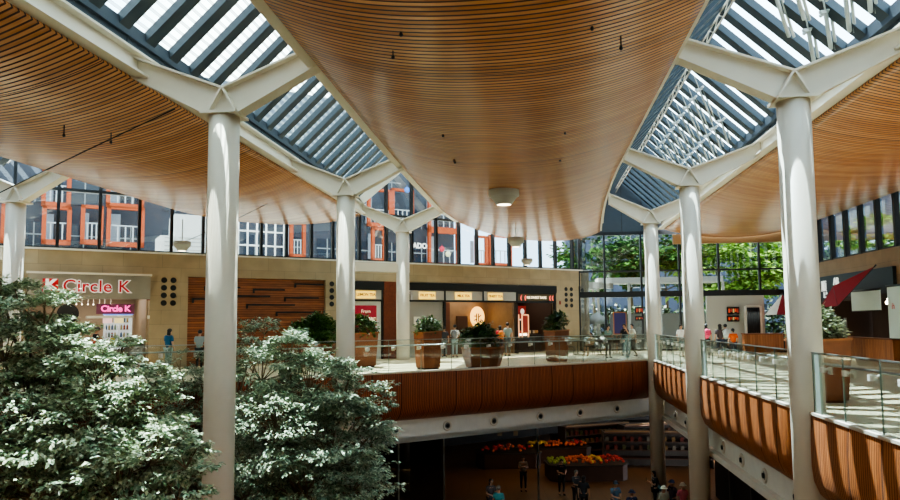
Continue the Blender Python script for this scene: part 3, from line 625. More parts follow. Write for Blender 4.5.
for i in range(16):
    cc = random.choice([(200, 150, 90), (150, 60, 50), (210, 190, 160), (80, 60, 50)])
    b = MB(); b.lathe((0, 0, 0), [(.06, 0), (.07, .1), (.05, .18)], 8); tag(b.build('jar', mat('jr%d' % cc[0], cc, .5), M=FAC @ T(7.15+.14*i, 1.2, 1.12)), 'small jar in the row on the bakery counter', 'jar', 'jars on the bakery counter')

# ------------------------------------------------------------------ balustrades
def balustrade(M, L, label, pw=1.35, brk=1.0, ends=()):
    t = thing('glass_balustrade', label, 'balustrade', M)
    k = max(1, round(L/pw)); w = L/k
    for i in range(k):
        b = MB(); b.box(i*w+.012, (i+1)*w-.012, .05, .066, .05, 1.2); b.build('glass_pane', GRAIL, t)
    for i in range(k+1): b = MB(); b.box(i*w-.008, i*w+.008, .05, .07, .05, 1.2); b.build('pane_joint', mat('joint', (90, 110, 100), .3), t)
    b = MB(); b.box(0, L, .035, .08, 1.2, 1.225); b.build('cap_rail', STEEL, t)
    b = MB(); b.tube((0.1, .22, 1.0), (L-.1, .22, 1.0), .025, n=8); b.build('handrail', STEEL, t)
    n_ = int(L/brk)
    for i in range(n_):
        b = MB(); x = (i+.5)*L/n_; b.box(x-.05, x+.05, .066, .2, .9, .94); b.box(x-.06, x+.06, .17, .21, .82, .96); b.box(x-.04, x+.04, .02, .07, .86, .96); b.build('bracket', WHITE, t)
    for x0, x1 in ends:
        b = MB(); b.box(x0, x1, .04, .08, .05, 1.2); b.build('frosted_panel', FROST, t)
    return t
balustrade(EDG @ T(-15.1, 0, 0), 14.8, 'clear glass balustrade along the back deck between two columns')
balustrade(EDG @ T(-33.5, 0, 0), 17.7, 'glass balustrade behind the leafy trees on the left')
RL = ROW @ T(5.3, 0, 0)
balustrade(RL @ T(0, 32.2, 0) @ RZ(-pi/2), 8.1, 'glass balustrade between the far corner and the middle right column', 1.3, .9, ((.05, .45),))
balustrade(RL @ T(0, 23.4, 0) @ RZ(-pi/2), 8.4, 'glass balustrade between the middle and nearest right columns', 1.3, .9, ((.05, .6),))
balustrade(RL @ T(0, 14.25, 0) @ RZ(-pi/2), 16, 'glass balustrade running from the nearest right column toward the viewer', 1.3, .9, ((.05, .35),))
# ------------------------------------------------------------------ pendant lamps and cables on the hulls
LG = mat('lamp_grey', (176, 172, 162), .5); LENS = mat('lamp_lens', (255, 240, 205), .5, emit=3)
def lamp(p, r, label, stem=.0):
    t = thing('pendant_lamp', label, 'lamp', T(*p), 'drum pendant lamps')
    b = MB(); b.lathe((0, 0, 0), [(.9*r, 1.05*r), (r, 1.0*r), (r, .45*r), (.9*r, .4*r)], 28); b.build('drum', LG, t)
    b = MB(); b.lathe((0, 0, 0), [(.86*r, .4*r), (.8*r, .3*r), (.5*r, -.1*r), (.46*r, -.12*r)], 28, False); b.build('reflector_cone', LG, t)
    b = MB(); b.lathe((0, 0, 0), [(.001, -.1*r), (.46*r, -.11*r)], 20, False); b.build('lens', LENS, t)
    if stem: b = MB(); b.tube((0, 0, r), (0, 0, r+stem), .02, n=8); b.build('stem', LG, t)
    return t
l1 = ony(504, 203, 24.2); lamp(l1, .55, 'large drum lamp under the middle of the centre hull', .4)
l2 = ony(516, 246, 34.5); lamp(l2, .42, 'smaller drum lamp hanging near the windows behind the large drum lamp', 1.6)
l3 = ony(527, 264.5, 37.5); lamp(l3, .31, 'smallest drum lamp, lowest and farthest beneath the centre hull', 2.3)
l4 = ony(182, 250, 27); lamp(l4, .33, 'drum lamp hanging before the high windows above the convenience store', .9)
CAB = mat('cable_black', (24, 20, 18), .6)
def cable(p, q, sag, label, r=.014):
    b = MB(); K = 14; P = []
    for i in range(K+1):
        t = i/K; v = p.lerp(q, t); v.z -= sag*4*t*(1-t); P.append(v)
    for u_, v_ in zip(P, P[1:]): b.tube(u_, v_, r, n=6, cap=False)
    tag(b.build('ceiling_cable', CAB), label, 'cable')
cable(ony(361, 104, 16.3), l1+Vector((-.4, 0, .5)), -.05, 'black cable slung from the centre hull edge to the large drum lamp')
cable(ony(304, 184, 27.5), l4+Vector((0, 0, .3)), .1, 'black cable crossing the high windows from the left hull edge')
cable(ony(175, 109, 16.2), ony(-5, 195, 17.5), -.02, 'long black cable sagging under the left hull across the far left column')
for i, (px, py) in enumerate(((401, 30), (494, 20), (393, 53), (443, 133), (454, 158), (592, 24), (565, 130), (560, 158), (621, 44), (64, 132), (111, 139), (455, 160), (548, 162))):
    Y = 680*(4.95-abs(px-520)/500)/(321-py); p = ony(px, py, Y*.985); p.z -= .05
    t = thing('sprinkler_head', 'tiny dark fitting hanging from a timber hull ceiling', 'sprinkler', T(*p), 'small fittings on the hull ceilings'); b = MB(); b.tube((0, 0, 0), (0, 0, .2), .012, n=6); b.build('drop_pipe', CAB, t); b = MB(); b.lathe((0, 0, -.06), [(.02, 0), (.035, .03), (.02, .07)], 10); b.build('head', CAB, t)

# ------------------------------------------------------------------ foliage
def foliage(name, sprays, mat_, parent, ll=.1, lw=.035, k=8, M=None):
    V, F = [], []
    for p, d in sprays:
        p = Vector(p); d = Vector(d).normalized()
        side = d.cross(Vector((0, 0, 1)));  side = side.normalized() if side.length > .1 else Vector((1, 0, 0))
        for i in range(k):
            t = i/k; a = random.uniform(-1.25, 1.25); st = p + d*ll*1.6*t + Vector((random.gauss(0, .03), random.gauss(0, .03), random.gauss(0, .02)))*ll*10
            q = (d*cos(a)+side*sin(a)+Vector((0, 0, random.uniform(-.55, .15)))).normalized()
            w = q.cross(Vector((random.gauss(0, .35), random.gauss(0, .35), 1))).normalized()
            L_ = ll*random.uniform(.7, 1.25); W_ = lw*random.uniform(.8, 1.2); n_ = len(V); dr = Vector((0, 0, -L_*.12))
            V += [st, st+q*L_*.45+w*W_, st+q*L_+dr, st+q*L_*.45-w*W_]; F.append((n_, n_+1, n_+2, n_+3))
    me = bpy.data.meshes.new(name); me.from_pydata(V, [], F); me.materials.append(mat_)
    o = bpy.data.objects.new(name, me); C.objects.link(o); o.parent = parent
    return o
def rdir(up=.2):
    while True:
        v = Vector((random.uniform(-1, 1), random.uniform(-1, 1), random.uniform(-.9, 1)))
        if .2 < v.length < 1: v.normalize(); v.z += up; return v.normalized()
def tree(label, base, fork, blobs, nsp, lm, ll=.1, lw=.03, k=9, tr=.13, cat='tree', branch=True):
    base = Vector(base); t = thing('leafy_tree', label, cat, T(*base))
    fork = Vector(fork)-base; S = []
    tot = sum(r*r for _, r in blobs); b = MB()
    if branch:
        mid = fork*.5+Vector((.15, .1, 0)); b.tube((0, 0, 0), mid, tr, tr*.8); b.tube(mid, fork, tr*.8, tr*.6)
    for c, r in blobs:
        c = Vector(c)-base; n_ = int(nsp*r*r/tot)
        if branch:
            e = c-Vector((0, 0, r*.3)); m_ = fork.lerp(e, .5)+Vector((0, 0, -.15)); b.tube(fork, m_, tr*.38, tr*.25, n=7); b.tube(m_, e, tr*.25, tr*.12, n=6)
        tips = []
        for i in range(max(6, n_//26)):
            d = rdir(); q = c+Vector((d.x, d.y, d.z*.85))*r*random.uniform(.55, 1.05); tips.append((q, d))
            if branch: b.tube(c-Vector((0, 0, r*.3)), q, tr*.1, .006, n=5, cap=False)
        for i in range(n_):
            q, d = random.choice(tips); o = Vector((random.gauss(0, 1), random.gauss(0, 1), random.gauss(0, .38)))*r*.17
            S.append((q+o, (d*.6+Vector((o.x, o.y, 0)).normalized()*.6+Vector((0, 0, -.12)))))
    if branch: b.build('trunk', BARK, t)
    foliage('foliage', S, lm, t, ll, lw, k); return t
def BL_(L): return [(ony(px, py, Y), r) for px, py, Y, r in L]
tree('big leafy tree filling the lower left corner, its top near the store sign', ony(60, 500, 10.4).xy.to_3d()+Vector((0, 0, LOWZ)), ony(70, 500, 10.3),
     BL_([(20, 300, 10.8, .42), (45, 318, 10.6, .5), (5, 350, 10.6, .7), (60, 360, 10.5, .6), (100, 378, 10.2, .62), (140, 412, 10, .55), (30, 410, 10.2, .9), (90, 430, 9.8, .8), (150, 452, 9.7, .6), (186, 462, 9.5, .28), (40, 480, 9.8, .9), (120, 490, 9.4, .8), (178, 492, 9.4, .35), (120, 350, 10.6, .28), (155, 385, 10.3, .3), (200, 470, 9.5, .16), (0, 285, 10.9, .2), (20, 440, 10.2, .8), (0, 490, 10, .8)]), 9600, LEAF, .075, .021, 8, .14)
tree('full leafy tree right of the large left column', ony(300, 500, 16.6).xy.to_3d()+Vector((0, 0, LOWZ)), ony(300, 500, 16.6),
     BL_([(290, 352, 17, .6), (262, 372, 17, .75), (310, 385, 16.6, .85), (345, 398, 16.3, .8), (372, 404, 16.2, .42), (385, 402, 16.2, .2), (350, 372, 16.4, .42), (280, 430, 16.4, 1.3), (330, 445, 16.2, 1.2), (368, 440, 16.2, .5), (250, 470, 16.6, 1.1), (310, 490, 16, 1.3), (350, 485, 16.2, .85), (376, 425, 16.1, .3)]), 9800, LEAFD, .085, .023, 8, .16)
tree('dark leafy tree seen between the big left tree and the large left column', ony(210, 500, 20.8).xy.to_3d()+Vector((0, 0, LOWZ)), ony(215, 480, 20.8),
     BL_([(252, 340, 20.5, .7), (265, 330, 20.6, .45), (240, 365, 20.6, .9), (195, 395, 20.8, .9), (180, 365, 20.9, .45), (215, 380, 20.8, .9), (180, 440, 20.8, 1.3), (230, 440, 20.8, 1.5), (200, 490, 20.6, 1.5), (250, 410, 20.5, 1.0)]), 3400, LEAFD, .10, .027, 7, .15)

# planters
def planter(p, w, d, h, label, blob, kind='box', rot=FA, lm=LEAFP, dens=260, ll=.13):
    t = thing('timber_planter', label, 'planter', T(*p) @ RZ(rot))
    b = MB()
    if kind == 'box':
        top = 1.0; bot = .84
        P = [(-w/2*bot, -d/2*bot, 0.06), (w/2*bot, -d/2*bot, .06), (w/2*bot, d/2*bot, .06), (-w/2*bot, d/2*bot, .06)]
        Q = [(-w/2, -d/2, h*.97), (w/2, -d/2, h), (w/2, d/2, h), (-w/2, d/2, h*.97)]
        v = [b.bm.verts.new(x) for x in P+Q]
        for q in ((0, 1, 5, 4), (1, 2, 6, 5), (2, 3, 7, 6), (3, 0, 4, 7), (3, 2, 1, 0), (4, 5, 6, 7)): b._f([v[i] for i in q])
        b.build('box', PLANK, t); b = MB()
        for i in range(4):
            q0, q1 = Vector(Q[i]), Vector(Q[(i+1) % 4]); b.beam(q0, q1, .07, .05)
        b.build('rim', mat('planter_rim', (150, 92, 52), .5), t); b = MB(); b.box(-w*.38, w*.38, -d*.38, d*.38, 0, .07); b.build('plinth', BLACK, t)
    else:
        b.lathe((0, 0, 0), [(.8*w/2, .05), (.94*w/2, h*.5), (w/2, h), (w/2-.06, h), (w/2-.08, h-.1)], 12, True, 1, d/w, False); b.build('bowl', PLANK, t)
        b = MB(); b.lathe((0, 0, 0), [(w/2+.01, h-.05), (w/2+.02, h+.02), (w/2-.07, h+.02)], 12, False, 1, d/w, False); b.build('rim', mat('planter_rim', (150, 92, 52), .5), t)
        b = MB(); b.lathe((0, 0, 0), [(.7*w/2, 0), (.7*w/2, .06)], 12, True, 1, d/w); b.build('plinth', BLACK, t)
    s_ = bpy.data.objects.new('potted_shrub', None); C.objects.link(s_); s_.matrix_world = T(p[0], p[1], p[2]+h); tag(s_, label.split(' with ')[0].replace('planter', 'planter').join(['leafy shrub growing in the ', '']), 'shrub')
    S = []
    for bx, by, bz, r in blob:
        for i in range(int(dens*r*r*4)):
            dd = rdir(.4); S.append(((bx+dd.x*r*random.uniform(.5, 1), by+dd.y*r*random.uniform(.5, 1), bz+dd.z*r*.8*random.uniform(.5, 1)), dd))
    foliage('foliage', S, lm, s_, ll, ll*.3, 6)
    b = MB()
    for bx, by, bz, r in blob: b.tube((bx*.2, by*.2, -.15), (bx, by, bz), .025, .01, n=6)
    b.build('stem', BARK, s_); return t
def fl(px, py): return onz(px, py, 0)
planter(fl(428, 369), .86, .8, 1.5, 'square timber planter right of the slender column', [(0, 0, .18, .32), (-.2, 0, .08, .24), (.18, 0, .15, .24)], dens=200)
planter(fl(483, 367.5), 1.95, 1.2, .82, 'wide low timber planter before the tea shop', [(-.05, 0, .36, .42), (-.45, 0, .25, .36), (.28, 0, .22, .3), (0, 0, .62, .3), (-.65, 0, .4, .22)], 'bowl', lm=LEAFDP, dens=200, ll=.16)
planter(fl(557, 361.5), .85, .8, 1.45, 'square timber planter at the right end of the bakery', [(0, 0, .3, .42), (-.15, 0, .2, .32), (.15, 0, .45, .3)], lm=LEAFDP, dens=200)
planter(fl(362, 367), 1.1, .9, 1.45, 'square timber planter below the red poster', [(0, 0, .2, .5), (-.3, 0, .3, .4), (.35, 0, .1, .3)], dens=200)
planter(fl(315, 366), 1.9, 1.3, .95, 'large timber planter left of the deck-edge column', [(0, 0, .5, .7), (-.6, 0, .4, .5), (.55, 0, .45, .55), (.1, 0, .8, .5)], 'bowl', dens=190, ll=.16)
planter(Vector((8.42, 15.7, 0)), 1.05, 1.0, 1.42, 'tall timber planter behind the nearest right column', [(0, 0, .22, .38), (.2, 0, .15, .33), (-.3, 0, .2, .33), (.08, 0, .45, .22), (.3, 0, .02, .2)], rot=RA, dens=420, ll=.11, lm=LEAFW)

# ------------------------------------------------------------------ outside
def outside_block(M, w, h, z0, cols, rowh, colw, wallm, winm, label, dep=6):
    t = thing('apartment_building', label, 'building', M); b = MB(); b.box(0, w, 0, dep, z0, z0+h); b.build('wall', wallm, t)
    nx, nz = int(w/colw), int(h/rowh)
    first = None
    for i in range(nx):
        for j in range(nz):
            if first is None:
                b = MB(); b.box(-colw*.3, colw*.3, -.06, 0, 0, rowh*.55); first = b.build('window', winm, t)
                b = MB(); b.box(-colw*.3, colw*.3, -.1, -.05, rowh*.27, rowh*.3); b.box(-.04, .04, -.1, -.05, 0, rowh*.55); g = b.build('window_bar', mat('wb', (150, 156, 160)), first); first.location = (colw*.5, 0, z0+rowh*.25)
            else:
                c = first.copy(); C.objects.link(c); c.location = (colw*(i+.5), 0, z0+rowh*(j+.25)); cc = g.copy(); C.objects.link(cc); cc.parent = c
    return t
BLUEG = mat('blue_grey_wall', (58, 64, 76), .7, noise=.08, nscale=.3); WINB = mat('dark_window', (40, 52, 66), .2); WINL = mat('pale_window', (120, 136, 150), .25)
OR = mat('orange_frame', (176, 78, 36), .6)
outside_block(FAC @ T(-34, 22, 0), 50, 27, -6, 0, 3.1, 3.0, BLUEG, WINB, 'dark blue grey apartment block with orange balcony frames behind the high windows')
def balcony(px0, px1, pyb, pyt, grp):
    s0, z0 = fac(px0, pyb, 20.5); s1, z1 = fac(px1, pyt, 20.5)
    t = thing('balcony_frame', 'orange framed balcony on the apartment block %s' % grp, 'balcony', FAC @ T(s0, 20.5, z0), 'orange balconies ' + grp)
    w, h = s1-s0, z1-z0; b = MB(); b.box(0, .26, 0, .3, 0, h); b.box(w-.26, w, 0, .3, 0, h); b.box(0, w, 0, .3, 0, .34); b.box(0, w, 0, .3, h-.22, h); b.build('frame', OR, t)
    b = MB()
    for i in range(5): b.box(w*(i+.5)/5-.04, w*(i+.5)/5+.04, .1, .16, .38, 1.5)
    b.box(.3, w-.3, .1, .16, 1.45, 1.53); b.build('railing', mat('rail_white', (190, 196, 200), .4), t)
    b = MB(); b.box(w*.15, w*.4, 1.2, 1.3, .4, h-.4); b.build('curtain', mat('curtain', (150, 160, 172), .8), t)
for r in ((41, 72, 244, 207), (41, 72, 206, 170), (80, 104, 244, 206), (106, 145, 246, 208), (106, 145, 207, 171), (0, 24, 243, 205)): balcony(*r, 'seen above the convenience store')
for r in ((290, 306, 258, 222), (372, 386, 262, 228), (368, 392, 226, 190), (392, 414, 226, 190)): balcony(*r, 'seen near the slender column')
for r in ((429, 459, 266, 232), (429, 459, 230, 196), (490, 512, 266, 236), (476, 488, 266, 236)): balcony(*r, 'seen beneath the centre hull')
# laundry / ornaments in the flats
for px, py, c, nm, lab in ((407, 190, (60, 130, 220), 'blue_balloon', 'round blue ornament hanging on a balcony behind the gable window'), (442, 249, (200, 40, 70), 'red_ornament', 'round red ornament in a flat window behind the shops'), (448, 254, (230, 226, 180), 'yellow_ornament', 'pale yellow ornament beside the red one in a flat window')):
    s, z = fac(px, py, 20); b = MB(); b.ball((s, 20, z), .27, 2, (1, .5, 1)); b.tube((s, 20, z), (s, 20, z+.4), .02); tag(b.build(nm, mat(nm, c, .5), M=FAC), lab, 'ornament')
s, z = fac(420, 246, 19.5); b = MB(); b.text('ADO', .62, Matrix.Translation((s, 19.5, z)) @ XZ, .02, 1, .03); tag(b.build('window_sign', WHS, M=FAC), 'white lettering in a dark flat window beneath the hull', 'sign')
# white roof plant and scaffold outside the high windows
for px0, px1, pt, lab in ((174, 206, 216, 'larger white plant cabinet outside the high windows'), (160, 176, 236, 'smaller white plant cabinet outside the high windows')):
    s0, z0 = fac(px0, 262, 7); s1, z1 = fac(px1, pt, 7); t = thing('plant_cabinet', lab, 'cabinet', FAC @ T(s0, 7, z0-1)); b = MB(); b.box(0, s1-s0, 0, 2, 0, z1-z0+1); b.build('case', mat('cab_white', (214, 218, 218), .6), t)
    b = MB()
    for k in range(6): b.box(.2, s1-s0-.2, -.04, 0, 1.2+k*.22, 1.26+k*.22)
    b.build('louvre', mat('louv', (170, 174, 174), .6), t)
s0, _ = fac(238, 250, 6); s1, _ = fac(284, 250, 6); t = thing('white_scaffold', 'white tubular scaffold outside the high windows', 'scaffold', FAC @ T(s0, 6, 4)); b = MB(); w = s1-s0
for k in range(6): b.tube((w*k/5, 0, 0), (w*k/5, 0, 3.6), .05); 
for z in (.6, 1.4, 2.2, 3.0, 3.6): b.tube((0, 0, z), (w, 0, z), .04)
b.build('tube_frame', mat('scaf', (226, 228, 226), .5), t)
b = MB(); b.box(-24, 16, 1.5, 18, 4.0, 4.4); struct(b.build('trim_35', CONC, M=FAC), 'pale flat roof outside the high windows')
outside_block(ROW @ T(4, 92, 0) @ RZ(0), 60, 17, -2, 0, 3.2, 3.4, mat('deep_blue_wall', (56, 68, 92), .6), WINB, 'deep blue office block behind the bright green trees')
outside_block(ROW @ T(34, 12, 0) @ RZ(-pi/2) @ T(-70, 0, 0), 90, 22, -2, 0, 3.2, 3.0, mat('deep_blue_wall', (70, 84, 112), .6), WINL, 'blue grey tower beyond the right-hand high windows')
def otree(px, py, Y, r, label, n=420, ll=.5, lm=LEAFO):
    p = ony(px, py, Y); t = Vector((p.x, p.y, 0)); bl = [(p, r), (p+Vector((r*.6, 0, -r*.3)), r*.7), (p+Vector((-r*.6, .2, -r*.35)), r*.7), (p+Vector((0, 0, r*.5)), r*.55)]
    tree(label, t, Vector((p.x, p.y, max(.6, p.z-r*.9))), bl, n, lm, ll, ll*.32, 6, .16)
otree(716, 262, 52, 2.6, 'bright green street tree outside, just right of the middle right column')
otree(752, 262, 54, 2.6, 'bright green street tree outside, just left of the nearest right column', 460)
otree(784, 268, 52, 2.0, 'green street tree mostly hidden behind the nearest right column', 300)
otree(735, 288, 50, 1.4, 'low green bush tree outside between the two bright street trees', 240)
OD = leaf_mat('shade_tree_leaf', (34, 66, 26), (76, 116, 50), .9)
otree(665, 262, 52, 2.4, 'green tree seen between the corner column and the middle column', 380, .42, OD)
otree(592, 258, 54, 2.8, 'dark green tree outside the glass at the right end of the centre hull', 420, .42, OD)
otree(630, 262, 56, 2.4, 'dark green tree outside behind the purple board', 320, .42, OD)
p = row(880, 236, 21); tree('green tree outside the right-hand high windows', W(ROW, 21, p[0], 0), W(ROW, 21, p[0], 3.2), [(W(ROW, 21, p[0]+dy, p[1]+dz), r) for dy, dz, r in ((0, 0, 1.3), (3, -.4, 1.2), (-3, .1, 1.3), (-6, 0, 1.2))], 420, LEAFO, .35, .11, 6)
# canopy, white kiosk wall, menus, doorway and boards around the glazed end wall
def endq(px0, py0, px1, py1, b_): a0, z1 = rowb(px0, py0, b_); a1, z0 = rowb(px1, py1, b_); return a0, a1, z0, z1
WH2 = mat('kiosk_white', (212, 212, 204), .5)
a0, a1, z0, z1 = endq(598, 278, 724, 296, 46); t = thing('white_canopy', 'long white canopy outside the glazed end wall', 'canopy', ROW @ T(a0, 46, 0))
b = MB(); b.box(0, a1-a0, 0, 2.2, z1-.35, z1); b.box(0, a1-a0, 0, .15, z0, z0+.18); b.build('roof', WH2, t); b = MB()
for k in range(5): b.box((a1-a0)*k/4-.08, (a1-a0)*k/4+.08, .1, .26, 0, z1-.3)
b.build('post', WH2, t)
a0, a1, z0, z1 = endq(706, 296, 765, 340, 42.2); a1 = min(a1, 15.3); b = MB(); b.box(a0, a1, 42.1, 42.3, 0, z1); tag(b.build('kiosk_wall', mat('kiosk_wall', (176, 176, 170), .6), M=ROW), 'white kiosk wall carrying the black menu screens', 'wall panel')
for i, (q, lab) in enumerate((((727, 307, 739.5, 314), 'upper black menu screen with red dishes at the kiosk'), ((727, 315.5, 739.5, 321.5), 'lower black menu screen at the kiosk'), ((635, 307, 643.5, 313.5), 'upper red picture menu by the corner column'), ((635, 316, 643.5, 320.5), 'lower picture menu by the corner column'))):
    a0, a1, z0, z1 = endq(*q, 42.0 if i < 2 else 42.4); t = thing('menu_screen', lab, 'menu board', ROW @ T(a0, 42.0 if i < 2 else 42.4, z0)); b = MB(); b.box(0, a1-a0, 0, .06, 0, z1-z0); b.build('screen', BLACK, t)
    for k in range(5):
        b = MB(); b.box(.08+k*(a1-a0-.1)/5, (k+.7)*(a1-a0-.1)/5+.08, -.02, 0, .08+.05*(k % 2), z1-z0-.1); b.build('picture', mat('dish%d' % (k % 3), ((170, 60, 30), (120, 40, 30), (150, 130, 80))[k % 3], .5, emit=.4), t)
a0, a1, z0, z1 = endq(746, 306, 761, 340, 41.9); t = thing('black_doorway', 'black curtained doorway right of the menu screens', 'doorway', ROW @ T(a0, 41.9, 0)); b = MB(); b.box(0, a1-a0, 0, .1, 0, z1-.1)
for k in range(7): b.tube((.08+k*(a1-a0-.16)/6, -.02, 0), (.08+k*(a1-a0-.16)/6, -.02, z1-.15), .06, n=8)
b.build('curtain', BLACK, t); b = MB(); b.beam((-.05, 0, 0), (-.05, 0, z1), .1, .12); b.beam((a1-a0+.05, 0, 0), (a1-a0+.05, 0, z1), .1, .12); b.beam((0, 0, z1), (a1-a0, 0, z1), .12, .1); b.build('door_frame', WH2, t)
a0, a1, z0, z1 = endq(614, 313, 626, 333.5, 41.2); t = thing('notice_board', 'purple blue notice board in a thin orange frame', 'notice board', ROW @ T(a0, 41.2, 0)); b = MB(); b.box(0, a1-a0, 0, .05, z0, z1); b.build('board', mat('purple', (40, 34, 92), .6), t)
b = MB(); w = a1-a0; b.box(-.05, 0, -.02, .06, z0-.05, z1+.05); b.box(w, w+.05, -.02, .06, z0-.05, z1+.05); b.box(-.05, w+.05, -.02, .06, z1, z1+.06); b.box(-.05, w+.05, -.02, .06, z0-.06, z0); b.box(.1, .15, .0, .05, 0, z0); b.box(w-.15, w-.1, 0, .05, 0, z0); b.build('frame', mat('or2', (150, 90, 50)), t)
t = thing('clipped_hedge', 'dark green clipped hedge beyond the terrace wall', 'hedge', ROW @ T(9, 49, 0))
foliage('foliage', [((random.uniform(-9, 9), random.gauss(0, .3), random.uniform(.1, 2.7)), rdir()) for _ in range(900)], LEAFDP, t, .3, .1, 7)
b = MB()
for k in range(19): b.tube((-9+k, 0, 0), (-9+k, 0, 2.2), .04, n=6)
b.build('stem', BARK, t)
a, z = rowb(597, 318, 45.5); t = thing('terrace_umbrella', 'closed grey umbrella outside the glass by the stone corner', 'umbrella', ROW @ T(a, 45.5, 0)); b = MB(); b.lathe((0, 0, z-.7), [(.65, .35), (.75, .3), (.5, .75), (.05, 1.05)], 16); b.build('canopy', mat('grey_canvas', (150, 154, 154), .8), t); b = MB(); b.tube((0, 0, 0), (0, 0, z+.3), .03); b.build('pole', STEEL, t)
a0, a1, z0, z1 = endq(611, 290, 641, 312, 47); b = MB(); b.box(a0-.1, a1+5, 47, 47.2, 0, 2.3); tag(b.build('terrace_wall', mat('tw', (150, 150, 144), .7), M=ROW), 'pale low wall out on the terrace', 'wall panel')

# cafe tables near the glazed corner
def table(p, label):
    t = thing('cafe_table', label, 'table', T(*p)); b = MB(); b.lathe((0, 0, 0), [(.33, .72), (.34, .75), (.33, .77)], 20); b.build('tabletop', DARK, t); b = MB(); b.tube((0, 0, .03), (0, 0, .73), .03); b.build('pedestal', DARK, t); b = MB(); b.lathe((0, 0, 0), [(.24, 0), (.22, .03), (.03, .05)], 20); b.build('base', DARK, t)
def stool(p, label, r=0):
    t = thing('cafe_chair', label, 'chair', T(*p) @ RZ(r)); b = MB(); b.box(-.2, .2, -.2, .2, .43, .47); b.build('seat', DARK, t); b = MB(); b.box(-.2, .2, .18, .21, .6, .85); b.build('backrest', DARK, t)
    for x, y in ((-.18, -.18), (.18, -.18), (.18, .19), (-.18, .19)): b = MB(); b.tube((x, y, 0), (x, y, .45 if y < 0 else .85), .014, n=6); b.build('leg', DARK, t)
P_ = fl(578, 354.5); table(P_, 'small dark cafe table against the stone corner'); table(fl(601, 354.5), 'small dark cafe table between the seated person and the purple board')
stool(fl(571, 355), 'dark cafe chair nearest the bakery planter', 1.2); stool(fl(593.5, 354.8), 'dark cafe chair under the person in the cream top', .4); stool(fl(618, 353.5), 'dark cafe chair before the purple board', 2.5)
table(fl(655+14, 352), 'dark cafe table seen just right of the corner column')

# ------------------------------------------------------------------ lower hall: greengrocer and shopfronts
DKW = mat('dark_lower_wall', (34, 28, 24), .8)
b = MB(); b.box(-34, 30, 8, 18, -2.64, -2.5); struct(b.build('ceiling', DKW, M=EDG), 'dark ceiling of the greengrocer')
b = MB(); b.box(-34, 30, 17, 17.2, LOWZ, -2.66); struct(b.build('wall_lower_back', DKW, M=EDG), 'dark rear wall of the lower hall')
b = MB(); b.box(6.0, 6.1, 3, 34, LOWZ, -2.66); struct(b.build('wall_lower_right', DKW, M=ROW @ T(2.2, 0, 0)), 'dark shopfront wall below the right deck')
b = MB()
for y in range(4, 34, 3): b.box(8.05, 8.2, y-.06, y+.06, LOWZ, -2.66)
b.box(8.05, 8.2, 3, 34, -4.1, -3.98); struct(b.build('trim_36', mat('lower_frame', (70, 66, 60), .5), M=ROW), 'frames of the lower shopfront')
b = MB(); b.box(-14.1, -13.9, 1.2, 17, LOWZ, -2.66); struct(b.build('wall_lower_left', DKW, M=EDG))
b = MB(); b.poly([(-15, 1.0, LOWZ), (-10.9, 1.0, LOWZ), (-10.9, 1.0, -2.66), (-15, 1.0, -2.66)]); tag(b.build('glass_shopfront', glass('dark_glass', (90, 90, 90), .12), M=EDG), 'dark glass shopfront under the back deck', 'shopfront')
for x in (-12.9, -10.9, -6.2): 
    b = MB(); b.box(x-.03, x+.03, .97, 1.03, LOWZ, -2.66); tag(b.build('slim_post', STEEL, M=EDG), 'slim pale metal post under the back deck', 'post', 'slim metal posts under the deck')
t = thing('square_pillar', 'grey pillar under the back deck beside the right-hand tree', 'pillar', EDG @ T(-14.3, 1.4, LOWZ)); b = MB(); b.lathe((0, 0, 0), [(.42, 0), (.42, 3.74)], 24); b.build('shaft', mat('pillar_grey', (150, 146, 128), .6), t); b = MB(); b.box(-.08, .08, -.45, -.41, 1.6, 1.8); b.build('sign_plate', BLACK, t)
# fruit stands
CR = mat('crate_wood', (70, 42, 24), .6, noise=.15)
def stand(p, w, d, h, label): 
    t = thing('fruit_stand', label, 'stand', T(*p) @ RZ(.06)); b = MB(); c = .35
    P = [(-w/2+c, -d/2), (w/2-c, -d/2), (w/2, -d/2+c), (w/2, d/2), (-w/2, d/2), (-w/2, -d/2+c)]; b.prism([(x, y, 0) for x, y in P], (0, 0, h)); b.build('base', CR, t)
    b = MB(); b.prism([(x*1.03, y*1.03, h) for x, y in P], (0, 0, .06)); b.build('tray', mat('tray', (44, 34, 26), .6), t); return t
Fc = {'o': (230, 110, 30), 'r': (200, 50, 36), 'g': (150, 170, 60), 'y': (226, 190, 60)}
fruit_src = {}
def pile(p, w, d, h, spec, place):
    for k, (c, x0, x1, nn) in enumerate(spec):
        nm, word = {'o': ('orange', 'orange'), 'r': ('red_apple', 'red apple'), 'g': ('green_apple', 'green apple'), 'y': ('yellow_pear', 'yellow pear')}[c]
        if c not in fruit_src:
            b = MB(); b.ball((0, 0, 0), .085, 2, (1, 1, .92)); b.tube((0, 0, .06), (.01, 0, .1), .008, n=5); fruit_src[c] = b.build(nm, mat('fruit_'+c, Fc[c], .6)); first = True
        else: first = False
        for i in range(nn):
            x = random.uniform(x0, x1)*w; y = random.uniform(-.42, .42)*d; hh = .14+ .28*(1-abs(y/d*2))*(1-abs(((x/w)-(x0+x1)/2)/((x1-x0)/2)))
            o = fruit_src[c] if first and i == 0 else fruit_src[c].copy()
            if not (first and i == 0): C.objects.link(o)
            o.name = nm
            o.location = (p[0]+x, p[1]+y+x*.06, p[2]+h+hh*random.uniform(.75, 1)); tag(o, '%s heaped on the %s' % (word, place), 'fruit', '%ss on the %s' % (word, place))
